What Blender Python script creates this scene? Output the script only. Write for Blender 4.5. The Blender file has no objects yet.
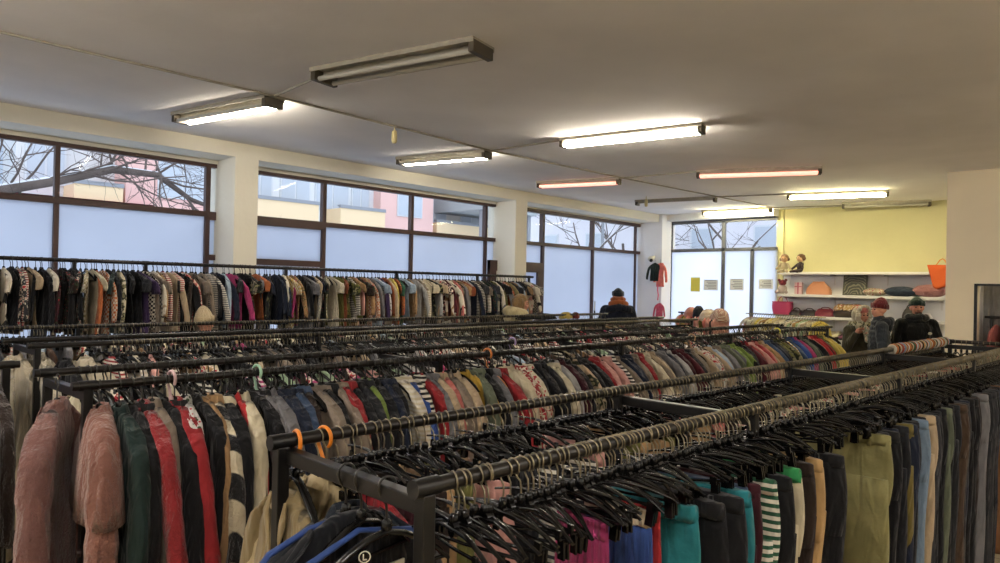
import bpy, math, random
import numpy as np
from math import sin, cos, pi, radians
from mathutils import Matrix, Vector, Euler

SC = bpy.context.scene
COL = SC.collection
CAMZ = 1.8
RZ = 1.42          # height of the garment rails
random.seed(7)

# ------------------------------------------------------------------ materials
def lin(h):
    h = h.lstrip('#')
    v = [int(h[i:i + 2], 16) / 255 for i in (0, 2, 4)]
    return tuple([(c / 12.92 if c <= .04045 else ((c + .055) / 1.055) ** 2.4) for c in v]) + (1.0,)

def newmat(name):
    m = bpy.data.materials.new(name); m.use_nodes = True
    nt = m.node_tree; b = nt.nodes['Principled BSDF']
    return m, nt, b

def N(nt, t, **kw):
    n = nt.nodes.new(t)
    for k, v in kw.items(): setattr(n, k, v)
    return n

def ramp2(nt, fac, lo, hi, a, b):
    r = N(nt, 'ShaderNodeMapRange'); r.inputs[1].default_value = lo; r.inputs[2].default_value = hi
    nt.links.new(fac, r.inputs[0])
    mx = N(nt, 'ShaderNodeMix', data_type='RGBA')
    nt.links.new(r.outputs[0], mx.inputs[0])
    for s, v in ((6, a), (7, b)):
        if isinstance(v, tuple): mx.inputs[s].default_value = v
        else: nt.links.new(v, mx.inputs[s])
    return mx.outputs[2]

def plain(name, hexc, rough=.6, metal=0., noise=0., nscale=8., bump=0., bscale=60., spec=.5):
    m, nt, b = newmat(name)
    c = lin(hexc); b.inputs['Base Color'].default_value = c
    b.inputs['Roughness'].default_value = rough; b.inputs['Metallic'].default_value = metal
    b.inputs['Specular IOR Level'].default_value = spec
    tc = N(nt, 'ShaderNodeTexCoord')
    if noise > 0:
        n = N(nt, 'ShaderNodeTexNoise'); n.inputs['Scale'].default_value = nscale; n.inputs['Detail'].default_value = 5
        nt.links.new(tc.outputs['Object'], n.inputs['Vector'])
        d = tuple([x * (1 - noise) for x in c[:3]]) + (1,)
        nt.links.new(ramp2(nt, n.outputs['Fac'], .35, .65, d, c), b.inputs['Base Color'])
    if bump > 0:
        n2 = N(nt, 'ShaderNodeTexNoise'); n2.inputs['Scale'].default_value = bscale; n2.inputs['Detail'].default_value = 4
        nt.links.new(tc.outputs['Object'], n2.inputs['Vector'])
        bp = N(nt, 'ShaderNodeBump'); bp.inputs['Strength'].default_value = bump; bp.inputs['Distance'].default_value = .02
        nt.links.new(n2.outputs['Fac'], bp.inputs['Height']); nt.links.new(bp.outputs[0], b.inputs['Normal'])
    return m

def emis(name, hexc, strength):
    m, nt, b = newmat(name)
    b.inputs['Base Color'].default_value = lin('#e8e8e0')
    b.inputs['Emission Color'].default_value = lin(hexc); b.inputs['Emission Strength'].default_value = strength
    return m

def cloth(name, kind='plain', second='#e8e2d4', scale=40., fuzzy=False, third='#b02030'):
    """woven cloth: the main colour is the object's own colour"""
    m, nt, b = newmat(name)
    oi = N(nt, 'ShaderNodeObjectInfo'); tc = N(nt, 'ShaderNodeTexCoord')
    n = N(nt, 'ShaderNodeTexNoise'); n.inputs['Scale'].default_value = 9; n.inputs['Detail'].default_value = 6
    nt.links.new(tc.outputs['Object'], n.inputs['Vector'])
    hs = N(nt, 'ShaderNodeHueSaturation'); hs.inputs['Value'].default_value = .78
    nt.links.new(oi.outputs['Color'], hs.inputs['Color'])
    col = ramp2(nt, n.outputs['Fac'], .35, .65, hs.outputs[0], oi.outputs['Color'])
    if kind == 'stripe':
        w = N(nt, 'ShaderNodeTexWave', bands_direction='DIAGONAL' if scale < 6 else 'Z'); w.inputs['Scale'].default_value = scale
        w.inputs['Distortion'].default_value = .6 if scale > 6 else 2.2
        w.inputs['Detail'].default_value = 1
        nt.links.new(tc.outputs['Object'], w.inputs['Vector'])
        col = ramp2(nt, w.outputs['Fac'], .45, .55, col, lin(second))
    elif kind in ('dots', 'flower', 'camo', 'patch'):
        v = N(nt, 'ShaderNodeTexVoronoi'); v.inputs['Scale'].default_value = scale
        nt.links.new(tc.outputs['Object'], v.inputs['Vector'])
        if kind == 'dots':
            col = ramp2(nt, v.outputs['Distance'], .28, .34, lin(second), col)
            v2 = N(nt, 'ShaderNodeTexVoronoi'); v2.inputs['Scale'].default_value = scale * .8
            nt.links.new(tc.outputs['Object'], v2.inputs['Vector'])
            col = ramp2(nt, v2.outputs['Distance'], .16, .2, lin(third), col)
        elif kind == 'patch':
            r = N(nt, 'ShaderNodeSeparateColor'); nt.links.new(v.outputs['Color'], r.inputs[0])
            col = ramp2(nt, r.outputs[0], .45, .5, col, lin(second))
        else:
            n3 = N(nt, 'ShaderNodeTexNoise'); n3.inputs['Scale'].default_value = scale; n3.inputs['Detail'].default_value = 1
            nt.links.new(tc.outputs['Object'], n3.inputs['Vector'])
            col = ramp2(nt, n3.outputs['Fac'], .5, .53, col, lin(second))
            col = ramp2(nt, n3.outputs['Fac'], .6, .62, col, lin(third))
    elif kind == 'check':
        ch = N(nt, 'ShaderNodeTexChecker'); ch.inputs['Scale'].default_value = scale
        nt.links.new(tc.outputs['Object'], ch.inputs['Vector'])
        col = ramp2(nt, ch.outputs['Fac'], .4, .6, col, lin(second))
    h2 = N(nt, 'ShaderNodeHueSaturation'); h2.inputs['Value'].default_value = .80; h2.inputs['Saturation'].default_value = .95
    nt.links.new(col, h2.inputs['Color']); nt.links.new(h2.outputs[0], b.inputs['Base Color'])
    b.inputs['Roughness'].default_value = .92; b.inputs['Specular IOR Level'].default_value = .2
    b.inputs['Sheen Weight'].default_value = .25 if fuzzy else .08
    n2 = N(nt, 'ShaderNodeTexNoise'); n2.inputs['Scale'].default_value = 90 if fuzzy else 26; n2.inputs['Detail'].default_value = 6
    nt.links.new(tc.outputs['Object'], n2.inputs['Vector'])
    bp = N(nt, 'ShaderNodeBump'); bp.inputs['Strength'].default_value = .8 if fuzzy else .45; bp.inputs['Distance'].default_value = .012
    mp = N(nt, 'ShaderNodeMapping'); mp.inputs['Scale'].default_value = (1, 1, .28); mp.inputs['Rotation'].default_value = (.35, 0, 0)
    nt.links.new(tc.outputs['Object'], mp.inputs['Vector'])
    n4 = N(nt, 'ShaderNodeTexNoise'); n4.inputs['Scale'].default_value = 17; n4.inputs['Detail'].default_value = 2; n4.inputs['Distortion'].default_value = .8
    nt.links.new(mp.outputs[0], n4.inputs['Vector'])
    bf = N(nt, 'ShaderNodeBump'); bf.inputs['Strength'].default_value = .9; bf.inputs['Distance'].default_value = .035
    nt.links.new(n4.outputs['Fac'], bf.inputs['Height']); nt.links.new(bf.outputs[0], bp.inputs['Normal'])
    nt.links.new(n2.outputs['Fac'], bp.inputs['Height']); nt.links.new(bp.outputs[0], b.inputs['Normal'])
    return m

M = {}
M['ceiling'] = plain('ceiling_plaster', '#f1efee', .95, noise=.10, nscale=1.1, bump=.25, bscale=5)
M['wall'] = plain('cream_wall_paint', '#e6e2d4', .9, noise=.04, nscale=2, bump=.15, bscale=14)
M['white_wall'] = plain('white_wall_paint', '#e4e4e8', .9, noise=.04, nscale=2, bump=.15, bscale=14)
M['yellow_wall'] = plain('yellow_wall_paint', '#cfc99c', .9, noise=.05, nscale=2, bump=.3, bscale=9)
M['pillar'] = plain('beige_pillar_paint', '#eee2c8', .9, noise=.04, nscale=2, bump=.15, bscale=14)
M['board'] = plain('white_shelf_board', '#d6d4d6', .55)
M['brown_frame'] = plain('brown_window_frame', '#4a3430', .5, noise=.2, nscale=6)
M['grey_frame'] = plain('dark_grey_window_frame', '#4b4d55', .5)
M['steel'] = plain('black_powder_coated_steel', '#0e0d0d', .36, noise=.25, nscale=20, spec=.4)
M['rail'] = plain('dark_brown_steel_rail', '#1d1916', .33, noise=.3, nscale=18, spec=.45, metal=.1)
M['wire'] = plain('dull_steel_wire', '#877e6a', .32, metal=.95)
M['bwire'] = plain('black_coated_wire', '#14120f', .35)
M['plastic'] = plain('black_hanger_plastic', '#0a0909', .24, spec=.3)
M['orange_plastic'] = plain('orange_plastic', '#d27a1c', .4)
M['white_plastic'] = plain('white_plastic', '#c6c2b4', .4)
M['cream_plastic'] = plain('aged_cream_plastic', '#d6c894', .5)
M['lamp_metal'] = plain('aged_lamp_enamel', '#a8a294', .5, noise=.2, nscale=15)
M['lamp_dark'] = plain('dark_lamp_plastic', '#4c4436', .6)
M['tube_off'] = plain('unlit_glass_tube', '#b9b6ac', .25)
M['tube_on'] = emis('lit_warm_tube', '#fff2dc', 70.0)
M['tube_yellow'] = emis('lit_yellowish_tube', '#fff1b8', 66.0)
M['tube_unseen'] = emis('unseen_lamp_tube', '#fff7ee', 98.0)  # for lamps out of view, strength raised to brighten the room
M['tube_pink'] = emis('dim_pink_tube', '#ff9a86', 1.3)
M['skin'] = plain('skin', '#c98f78', .55, noise=.08, nscale=30)
M['eye'] = plain('dark_eye', '#1c1512', .2)
M['lip'] = plain('lips', '#9a5048', .5)
M['snow'] = plain('snow', '#e4e8ee', .9, noise=.06, nscale=.4)
M['bark'] = plain('grey_brown_bark', '#6a5e58', .9, noise=.35, nscale=3)

def floor_mat():
    m, nt, b = newmat('beige_floor_tiles')
    tc = N(nt, 'ShaderNodeTexCoord')
    br = N(nt, 'ShaderNodeTexBrick'); br.offset = 0
    br.inputs['Color1'].default_value = lin('#c2b292'); br.inputs['Color2'].default_value = lin('#b3a486')
    br.inputs['Mortar'].default_value = lin('#6e5c46'); br.inputs['Scale'].default_value = 1
    br.inputs['Brick Width'].default_value = .33; br.inputs['Row Height'].default_value = .33; br.inputs['Mortar Size'].default_value = .006
    nt.links.new(tc.outputs['Object'], br.inputs['Vector']); nt.links.new(br.outputs['Color'], b.inputs['Base Color'])
    b.inputs['Roughness'].default_value = .45
    return m
M['floor'] = floor_mat()

def film_mat(name, hexc, t):
    m = bpy.data.materials.new(name); m.use_nodes = True; nt = m.node_tree; nt.nodes.clear()
    o = N(nt, 'ShaderNodeOutputMaterial'); tr = N(nt, 'ShaderNodeBsdfTranslucent'); gl = N(nt, 'ShaderNodeBsdfGlossy')
    tc = N(nt, 'ShaderNodeTexCoord'); n = N(nt, 'ShaderNodeTexNoise'); n.inputs['Scale'].default_value = 1.2; n.inputs['Detail'].default_value = 3
    nt.links.new(tc.outputs['Object'], n.inputs['Vector'])
    c = tuple([x * t for x in lin(hexc)[:3]]) + (1,); d = tuple([x * .93 for x in c[:3]]) + (1,)
    nt.links.new(ramp2(nt, n.outputs['Fac'], .3, .7, d, c), tr.inputs['Color'])
    gl.inputs['Roughness'].default_value = .3; gl.inputs['Color'].default_value = (1, 1, 1, 1)
    mx = N(nt, 'ShaderNodeMixShader'); mx.inputs[0].default_value = .04
    nt.links.new(tr.outputs[0], mx.inputs[1]); nt.links.new(gl.outputs[0], mx.inputs[2]); nt.links.new(mx.outputs[0], o.inputs[0])
    return m
M['film_blue'] = film_mat('blue_white_frosted_film', '#dadee6', .97)
M['film_bright'] = film_mat('brightened_frosted_film', '#f6f8ff', 1.0)  # raised transmission stands in for brighter sky behind the back panes

def glass_mat():
    m = bpy.data.materials.new('clear_window_glass'); m.use_nodes = True; nt = m.node_tree; nt.nodes.clear()
    o = N(nt, 'ShaderNodeOutputMaterial'); tr = N(nt, 'ShaderNodeBsdfTransparent'); gl = N(nt, 'ShaderNodeBsdfGlossy')
    tr.inputs['Color'].default_value = (.96, .97, .98, 1); gl.inputs['Roughness'].default_value = .02
    mx = N(nt, 'ShaderNodeMixShader'); mx.inputs[0].default_value = .004
    nt.links.new(tr.outputs[0], mx.inputs[1]); nt.links.new(gl.outputs[0], mx.inputs[2]); nt.links.new(mx.outputs[0], o.inputs[0])
    return m
M['glass'] = glass_mat()

CL = {
    'plain': cloth('plain_cloth'),
    'fuzzy': cloth('fleecy_cloth', fuzzy=True),
    'stripe': cloth('white_striped_cloth', 'stripe', '#ddd6c8', 14),
    'bold_stripe': cloth('bold_cream_striped_fleece', 'stripe', '#d9cdb0', 2.6, fuzzy=True),
    'dots': cloth('dotted_cloth', 'dots', '#3a4a30', 38),
    'flower': cloth('floral_cloth', 'flower', '#e3d8c4', 30),
    'camo': cloth('mottled_cloth', 'camo', '#2f3324', 17, third='#8a8460'),
    'patch': cloth('patched_cloth', 'patch', '#e6dcc8', 9),
    'check': cloth('checked_cloth', 'check', '#c8bfaf', 46),
}

# ------------------------------------------------------------------ mesh helpers
class MB:
    def __init__(s): s.v = []; s.f = []; s.m = []; s.n = 0
    def add(s, v, f, mi=0):
        v = np.asarray(v, float)
        s.v.append(v); s.f += [tuple(i + s.n for i in q) for q in f]; s.m += [mi] * len(f); s.n += len(v); return s
    def box(s, x0, x1, y0, y1, z0, z1, mi=0, T=None):
        v = np.array([[x, y, z] for z in (z0, z1) for y in (y0, y1) for x in (x0, x1)], float)
        if T is not None: v = T(v)
        return s.add(v, [(0, 2, 3, 1), (4, 5, 7, 6), (0, 1, 5, 4), (2, 6, 7, 3), (0, 4, 6, 2), (1, 3, 7, 5)], mi)
    def tube(s, pts, r, n=8, mi=0, closed=False, flat=1.0):
        pts = np.asarray(pts, float); k = len(pts); r = np.broadcast_to(np.asarray(r, float), (k,))
        t = np.gradient(pts, axis=0)
        if closed:
            t = np.roll(pts, -1, 0) - np.roll(pts, 1, 0)
        t /= np.linalg.norm(t, axis=1)[:, None] + 1e-12
        up = np.array([0, 0, 1.]) if abs(t[0][2]) < .9 else np.array([1., 0, 0])
        V = []
        a = np.cross(t[0], up); a /= np.linalg.norm(a)
        for i in range(k):
            a = a - t[i] * (a @ t[i]); a /= np.linalg.norm(a) + 1e-12
            b = np.cross(t[i], a)
            for j in range(n):
                q = 2 * pi * j / n
                V.append(pts[i] + r[i] * (cos(q) * a + sin(q) * b * flat))
        F = []
        for i in range(k if closed else k - 1):
            for j in range(n):
                a0 = i * n + j; a1 = i * n + (j + 1) % n; i2 = (i + 1) % k
                F.append((a0, a1, i2 * n + (j + 1) % n, i2 * n + j))
        if not closed:
            V = V + V[:n] + V[(k - 1) * n:k * n]
            F.append(tuple(range(k * n, k * n + n))[::-1]); F.append(tuple(k * n + n + j for j in range(n)))
        return s.add(V, F, mi)
    def loft(s, rings, mi=0, cap0=True, cap1=True):
        n = len(rings[0]); V = np.concatenate(rings); F = []
        for i in range(len(rings) - 1):
            for j in range(n):
                F.append((i * n + j, (i + 1) * n + j, (i + 1) * n + (j + 1) % n, i * n + (j + 1) % n))
        if cap0: F.append(tuple(range(n)))
        if cap1: F.append(tuple((len(rings) - 1) * n + j for j in range(n))[::-1])
        return s.add(V, F, mi)
    def ball(s, c, r, n=12, m=8, mi=0, rot=None):
        r = np.broadcast_to(np.asarray(r, float), (3,)); V = [[0, 0, 1]]
        for i in range(1, m):
            for j in range(n):
                a = pi * i / m; b = 2 * pi * j / n; V.append([sin(a) * cos(b), sin(a) * sin(b), cos(a)])
        V.append([0, 0, -1]); V = np.array(V) * r
        if rot is not None: V = V @ np.array(rot).T
        V = V + np.array(c, float); F = []
        for j in range(n): F.append((0, 1 + j, 1 + (j + 1) % n))
        for i in range(m - 2):
            for j in range(n): F.append((1 + i * n + j, 1 + (i + 1) * n + j, 1 + (i + 1) * n + (j + 1) % n, 1 + i * n + (j + 1) % n))
        L = len(V) - 1; o = 1 + (m - 2) * n
        for j in range(n): F.append((o + j, L, o + (j + 1) % n))
        return s.add(V, F, mi)
    def capsule(s, p0, p1, r0, r1, n=12, mi=0):
        p0 = np.array(p0, float); p1 = np.array(p1, float); d = p1 - p0; L = np.linalg.norm(d); d = d / L
        P = []; R = []
        for k in range(5):
            a = pi / 2 * (k / 4.5 + .02); P.append(p0 - d * r0 * cos(a)); R.append(r0 * sin(a))
        P.append(p0); R.append(r0); P.append(p1); R.append(r1)
        for k in range(4, -1, -1):
            a = pi / 2 * (k / 4.5 + .02); P.append(p1 + d * r1 * cos(a)); R.append(r1 * sin(a))
        return s.tube(P, R, n, mi)
    def lathe(s, prof, n=20, c=(0, 0, 0), mi=0):
        R = [np.array([[c[0] + r * cos(2 * pi * j / n), c[1] + r * sin(2 * pi * j / n), c[2] + z] for j in range(n)]) for r, z in prof]
        return s.loft(R[::-1], mi)
    def mesh(s, name, mats, smooth=True):
        me = bpy.data.meshes.new(name)
        V = np.concatenate(s.v); me.from_pydata(V.tolist(), [], s.f); 
        for m in (mats if isinstance(mats, (list, tuple)) else [mats]): me.materials.append(m)
        if any(s.m): me.polygons.foreach_set('material_index', s.m)
        me.polygons.foreach_set('use_smooth', [smooth] * len(me.polygons))
        me.validate(); me.update(); return me

def link(name, me, parent=None, loc=(0, 0, 0), rotz=0., color=None, mat=None):
    o = bpy.data.objects.new(name, me); COL.objects.link(o); o.location = loc; o.rotation_euler = (0, 0, rotz)
    if parent: o.parent = parent
    if color: o.color = color
    if mat: o.material_slots[0].link = 'OBJECT'; o.material_slots[0].material = mat
    return o
def obj(name, mb, mats, parent=None, smooth=False, **kw): return link(name, mb.mesh(name, mats, smooth), parent, **kw)
def tag(o, label=None, cat=None, group=None, kind=None):
    for k, v in (('label', label), ('category', cat), ('group', group), ('kind', kind)):
        if v: o[k] = v
    return o
def empty(name, loc=(0, 0, 0), rotz=0., label=None, cat=None, group=None):
    o = bpy.data.objects.new(name, None); COL.objects.link(o); o.location = loc; o.rotation_euler = (0, 0, rotz); o.empty_display_size = .1
    return tag(o, label, cat, group)
def struct(name, mb, mat, smooth=False, parent=None):
    o = obj(name, mb, mat, parent, smooth)
    if not parent: o['kind'] = 'structure'
    return o
def B(*a): return MB().box(*a)
def bevel(o, w=.003, seg=2):
    m = o.modifiers.new('edge', 'BEVEL'); m.width = w; m.segments = seg; m.limit_method = 'ANGLE'; return o
def ordn(n):
    return '%d%s' % (n, 'th' if 10 <= n % 100 <= 20 else {1: 'st', 2: 'nd', 3: 'rd'}.get(n % 10, 'th'))

# ------------------------------------------------------------------ the room
ZC = CAMZ + 1.45           # ceiling
ZS = CAMZ + 1.30           # underside of the beam over the windows
YW, YG = 7.10, 7.55        # face of the window wall, plane of the glass
XB = 12.40                 # plane of the back windows
struct('floor', B(-3.4, 13.3, -4.2, 7.8, -.1, 0), M['floor'])
struct('ceiling', B(-3.4, 13.3, -4.2, 7.8, ZC, ZC + .2), M['ceiling'])
zT, zTop = CAMZ + .715, CAMZ + 1.25
w = MB().box(-3.4, 12.05, YW, YG + .12, ZS, ZC).box(-3.4, 12.05, YW + .25, YG + .12, 0, .5)
w.box(-3.4, 12.05, YG - .05, YG + .12, ZS - .04, ZS)
struct('wall_left', w, M['wall'])
for i, (x0, x1) in enumerate(((-3.4, -3.0), (3.5, 3.76), (7.9, 8.16))):
    struct('trim_%d' % (i + 1), B(x0, x1, YW - .003, YG + .12, 0, ZS), M['wall'])
struct('trim_4', B(12.02, XB + .12, 7.02, YG + .12, 0, ZC), M['white_wall'])
w = MB().box(12.2, XB + .12, 4.95, 7.02, CAMZ + 1.33, ZC).box(XB - .05, XB + .12, 4.95, 7.02, 0, .35)
struct('wall_back', w, M['white_wall'])
struct('trim_5', B(12.42, 12.6, 4.86, 4.98, 0, ZC), M['yellow_wall'])
XY = 12.45
struct('wall_yellow', B(XY, XY + .2, -4.2, 4.9, CAMZ + .36, ZC), M['yellow_wall'])
struct('wall_white', B(XY, XY + .2, -4.2, 4.9, 0, CAMZ + .36), M['white_wall'])
struct('wall_right', B(-3.4, 13.3, -4.4, -4.2, 0, ZC), M['wall'])
struct('wall_rear', B(-3.6, -3.4, -4.4, 7.8, 0, ZC), M['wall'])
w = MB().box(9.66, 9.9, 1.57, 1.87, 0, ZC).box(9.66, 9.9, .45, 1.57, CAMZ + .13, ZC).box(9.66, 9.9, -4.2, .45, 0, ZC)
struct('wall_pillar', w, M['pillar'])
w = MB().box(9.68, 10.9, 1.60, 1.66, 0, 2.3).box(10.86, 10.9, .4, 1.6, 0, 2.3).box(9.9, 10.9, .4, .45, 0, 2.3)
struct('wall_cubicle', w, M['white_wall'])
w = MB().box(9.645, 9.665, 1.555, 1.585, 0, CAMZ + .145).box(9.645, 9.665, .44, 1.585, CAMZ + .12, CAMZ + .145)
struct('trim_6', w, M['steel'])
struct('baseboard_right', B(-3.4, 9.66, -4.2, -4.18, 0, .1), M['brown_frame'])

# windows of the long wall; each bay is one window with frame and panes
fbn = [0]
def frame_bar(mb, x0, x1, z0, z1, y=YG, d=.05):
    fbn[0] += 1; q = .0009 * (fbn[0] % 23)
    mb.box(x0, x1, y - d / 2 - .01 - q, y + d / 2 + q, z0, z1)
wnum = 0
def bay(x0, x1, verts_, extra=()):
    global wnum
    wnum += 1
    e = empty('window_%d' % wnum, (0, 0, 0)); e['kind'] = 'structure'
    f = MB(); frame_bar(f, x0, x1, zTop - .03, zTop + .03); frame_bar(f, x0, x1, zT - .028, zT + .028); frame_bar(f, x0, x1, .5, .57)
    for v, h in verts_: frame_bar(f, v - h * .72, v + h * .72, .57, zTop - .03, d=.035)
    for a in extra: frame_bar(f, *a)
    obj('window_frame', f, M['brown_frame'], e)
    ed = [x0] + [v for v, h in verts_] + [x1]
    for a, b in zip(ed[:-1], ed[1:]):
        if b - a < .03: continue
        obj('clear_pane', MB().box(a, b, YG - .004, YG + .004, zT, zTop), M['glass'], e)
        obj('frosted_pane', MB().box(a, b, YG + .001, YG + .007, .55, zT), M['film_blue'], e)
    return e
bay(-3.0, 3.5, ((-1.8, .03), (.1, .03), (1.985, .03), (3.41, .035)), ((3.41, 3.5, CAMZ + .22, CAMZ + .28), (3.41, 3.5, zT - .06, zT + .02)))
bay(3.76, 7.9, ((4.86, .035), (6.25, .03), (7.70, .03)), ((3.76, 4.86, zT - .07, zT + .03), (3.76, 4.86, CAMZ + .19, CAMZ + .26)))
bay(8.16, 12.2, ((9.06, .035), (10.47, .03), (11.9, .03)))
dr = empty('door_1', (0, 0, 0)); dr['kind'] = 'structure'
f = MB()
for a in ((7.74, 7.88, .05, 2.20), (8.86, 9.02, .05, 2.20), (7.74, 9.02, 2.04, 2.20), (7.74, 9.02, .05, .2)): frame_bar(f, *a, y=YG - .06)
obj('door_frame', f, M['brown_frame'], dr)
obj('door_pane', MB().box(7.88, 8.86, YG - .066, YG - .058, .2, 2.04), M['film_bright'], dr)
obj('door_handle', MB().tube([(8.8, YG - .1, .95), (8.8, YG - .15, .97), (8.8, YG - .15, 1.25), (8.8, YG - .1, 1.27)], .012), M['wire'], dr, True)
# windows of the back wall
e = empty('window_4', (0, 0, 0)); e['kind'] = 'structure'
f = MB()
zb, zt2 = CAMZ + .765, CAMZ + 1.30
def fb(y0, y1, z0, z1): f.box(XB - .03, XB + .03, y0, y1, z0, z1)
fb(4.95, 7.08, zt2 - .03, zt2 + .03); fb(4.95, 7.08, zb - .03, zb + .03); fb(4.95, 7.08, .35, .42)
for y in (7.05, 5.95): fb(y - .03, y + .03, .42, zt2)
fb(5.37, 5.43, .42, zb)
obj('window_frame', f, M['grey_frame'], e)
for a, b in ((5.95, 7.05), (4.95, 5.95)): obj('clear_pane', MB().box(XB - .004, XB + .004, a, b, zb, zt2), M['glass'], e)
for a, b in ((5.95, 7.05), (5.40, 5.95), (4.95, 5.40)): obj('frosted_pane', MB().box(XB + .001, XB + .007, a, b, .4, zb), M['film_bright'], e)
# notices stuck on the back window
def notice(y0, y1, z0, z1, hexc, label, lines=0, name='paper_notice'):
    mb = MB().box(XB - .012, XB - .008, y0, y1, z0, z1)
    o = obj(name, mb, plain('paper_' + hexc[1:], hexc, .8)); tag(o, label, 'notice')
    if lines:
        t = MB(); h = (z1 - z0) / (lines + 1)
        for k in range(lines):
            z = z1 - h * (k + .9)
            t.box(XB - .0135, XB - .0118, y0 + .03, y1 - .03 - .03 * (k % 3), z, z + h * .42)
        obj('printed_lines', t, plain('grey_ink' + hexc[1:], '#7c8088', .9), o)
    return o
k = XB / 13
notice(6.72 * k, 6.92 * k, CAMZ - .02, CAMZ + .25, '#c9c256', 'yellow paper notice stuck on the pale back window')
notice(6.34 * k, 6.64 * k, CAMZ + .01, CAMZ + .21, '#c2c6cc', 'grey printed notice just beside the yellow notice on the window', 6)
notice(5.84 * k - .02, 6.12 * k - .02, CAMZ + .02, CAMZ + .23, '#c4c8ce', 'grey printed notice on the window just past the tall middle mullion', 6)
notice(5.26 * k, 5.53 * k, CAMZ + .05, CAMZ + .23, '#cfd2d8', 'pale grey printed notice nearest the shelves on the back window', 5)

# ------------------------------------------------------------------ ceiling lights and conduits
def light_fixture(A, Bp, label, tubes, width=.17):
    A = np.array(A); Bp = np.array(Bp); L = np.linalg.norm(Bp - A); ang = math.atan2(Bp[1] - A[1], Bp[0] - A[0])
    c = (A + Bp) / 2
    e = empty('ceiling_light', (c[0], c[1], ZC), ang, label, 'ceiling light', 'fluorescent ceiling lights')
    h = L / 2; wd = width / 2
    o = obj('base_plate', MB().box(-h, h, -wd, wd, -.012, 0).box(-h, h, -wd, -wd + .006, -.03, -.012).box(-h, h, wd - .006, wd, -.03, -.012), M['lamp_metal'], e)
    bevel(obj('ballast_cover', MB().box(-h + .03, h - .03, -.03, .03, -.05, -.012), M['lamp_metal'], e), .006)
    for s in (-1, 1):
        bevel(obj('end_holder', MB().box(s * h - .02 * (s + 1) , s * h + .02 * (1 - s), -wd + .01, wd - .01, -.085, -.012), M['lamp_dark'], e), .004)
    for s, m in zip((-1, 1), tubes):
        if m is None: continue
        obj('tube', MB().tube([(-h + .04, s * wd * .55, -.068), (h - .04, s * wd * .55, -.068)], .0165, 12), M[m], e, True)
    return e
FX = [
    ((2.60, 6.30), (2.82, 5.10), 'double ceiling light with one lit tube, nearest the first window column', ('tube_off', 'tube_on'), .2),
    ((2.70, 4.24), (2.98, 2.96), 'large unlit grey double ceiling light, nearest the camera', ('tube_off', 'tube_off'), .24),
    ((5.14, 6.42), (5.42, 5.28), 'ceiling light with one thin lit tube above the second window bay', ('tube_off', 'tube_on'), .18),
    ((5.44, 4.30), (5.68, 2.93), 'brightest double ceiling light with both warm tubes lit', ('tube_on', 'tube_on'), .14),
    ((7.46, 6.30), (7.80, 5.19), 'small dim pink-glowing ceiling light above the second window column', ('tube_pink', 'tube_pink'), .14),
    ((7.88, 4.15), (8.44, 2.88), 'long dim pink-glowing ceiling light near the middle of the room', ('tube_pink', 'tube_pink'), .16),
    ((10.45, 4.05), (10.86, 2.80), 'yellow lit ceiling light in front of the yellow wall', ('tube_yellow', 'tube_yellow'), .14),
    ((11.85, 6.10), (12.0, 4.91), 'lit yellowish ceiling light close above the back window', ('tube_yellow', 'tube_yellow'), .14),
    ((9.95, 6.30), (10.2, 5.03), 'unlit ceiling light without tubes near the corner column', (None, None), .14),
    ((12.02, 3.78), (12.36, 2.60), 'unlit grey ceiling light right against the yellow wall', ('tube_off', None), .2),
    ((-.1, 4.2), (.1, 3.0), 'lit ceiling light behind the camera, nearer the windows', ('tube_unseen', 'tube_unseen'), .14),
    ((-.3, .6), (-.1, -.6), 'lit ceiling light directly behind the camera', ('tube_unseen', 'tube_unseen'), .14),
    ((11.0, .9), (11.2, -.3), 'added ceiling light hidden behind the beige pillar wall', ('tube_on', 'tube_on'), .14),  # fixture added to brighten the cubicle doorway
    ((2.2, -1.6), (2.4, -2.8), 'added unseen ceiling light over the near hidden side of the shop', ('tube_unseen', 'tube_unseen'), .14),  # added out of view to lift the room light
    ((-2.6, 3.6), (-2.4, 2.4), 'added unseen ceiling light far behind the camera', ('tube_unseen', 'tube_unseen'), .14),  # extra unseen lamp, added only for more brightness
    ((4.6, -1.6), (4.8, -2.8), 'added unseen ceiling light over the hidden side of the shop', ('tube_unseen', 'tube_unseen'), .14),  # another lamp added outside the view to brighten the room
]
for a in FX: light_fixture(*a)
def conduit(pts, label):
    o = obj('cable_conduit', MB().tube([(x, y, ZC - .008) for x, y in pts], .009, 6), M['lamp_metal'], None, True)
    tag(o, label, 'conduit', 'ceiling cable conduits')
conduit([(-2.5, 5.0), (0, 5.02), (2.8, 5.06), (5.4, 5.24), (7.8, 5.15), (10.2, 5.0), (12.0, 4.88)], 'long cream conduit running along the ceiling past every window-side light')
conduit([(2.8, 5.06), (2.72, 4.24)], 'short conduit joining the lit double light to the unlit nearest light')
conduit([(5.42, 5.24), (5.45, 4.3)], 'short conduit leading to the brightest ceiling light')
conduit([(7.8, 5.15), (7.88, 4.15)], 'short conduit leading to the long pink ceiling light')
conduit([(10.2, 5.0), (10.45, 4.05)], 'short conduit leading to the yellow lit ceiling light')
conduit([(12.0, 4.88), (12.30, 3.83)], 'short conduit along the yellow wall to the last unlit light')
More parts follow.
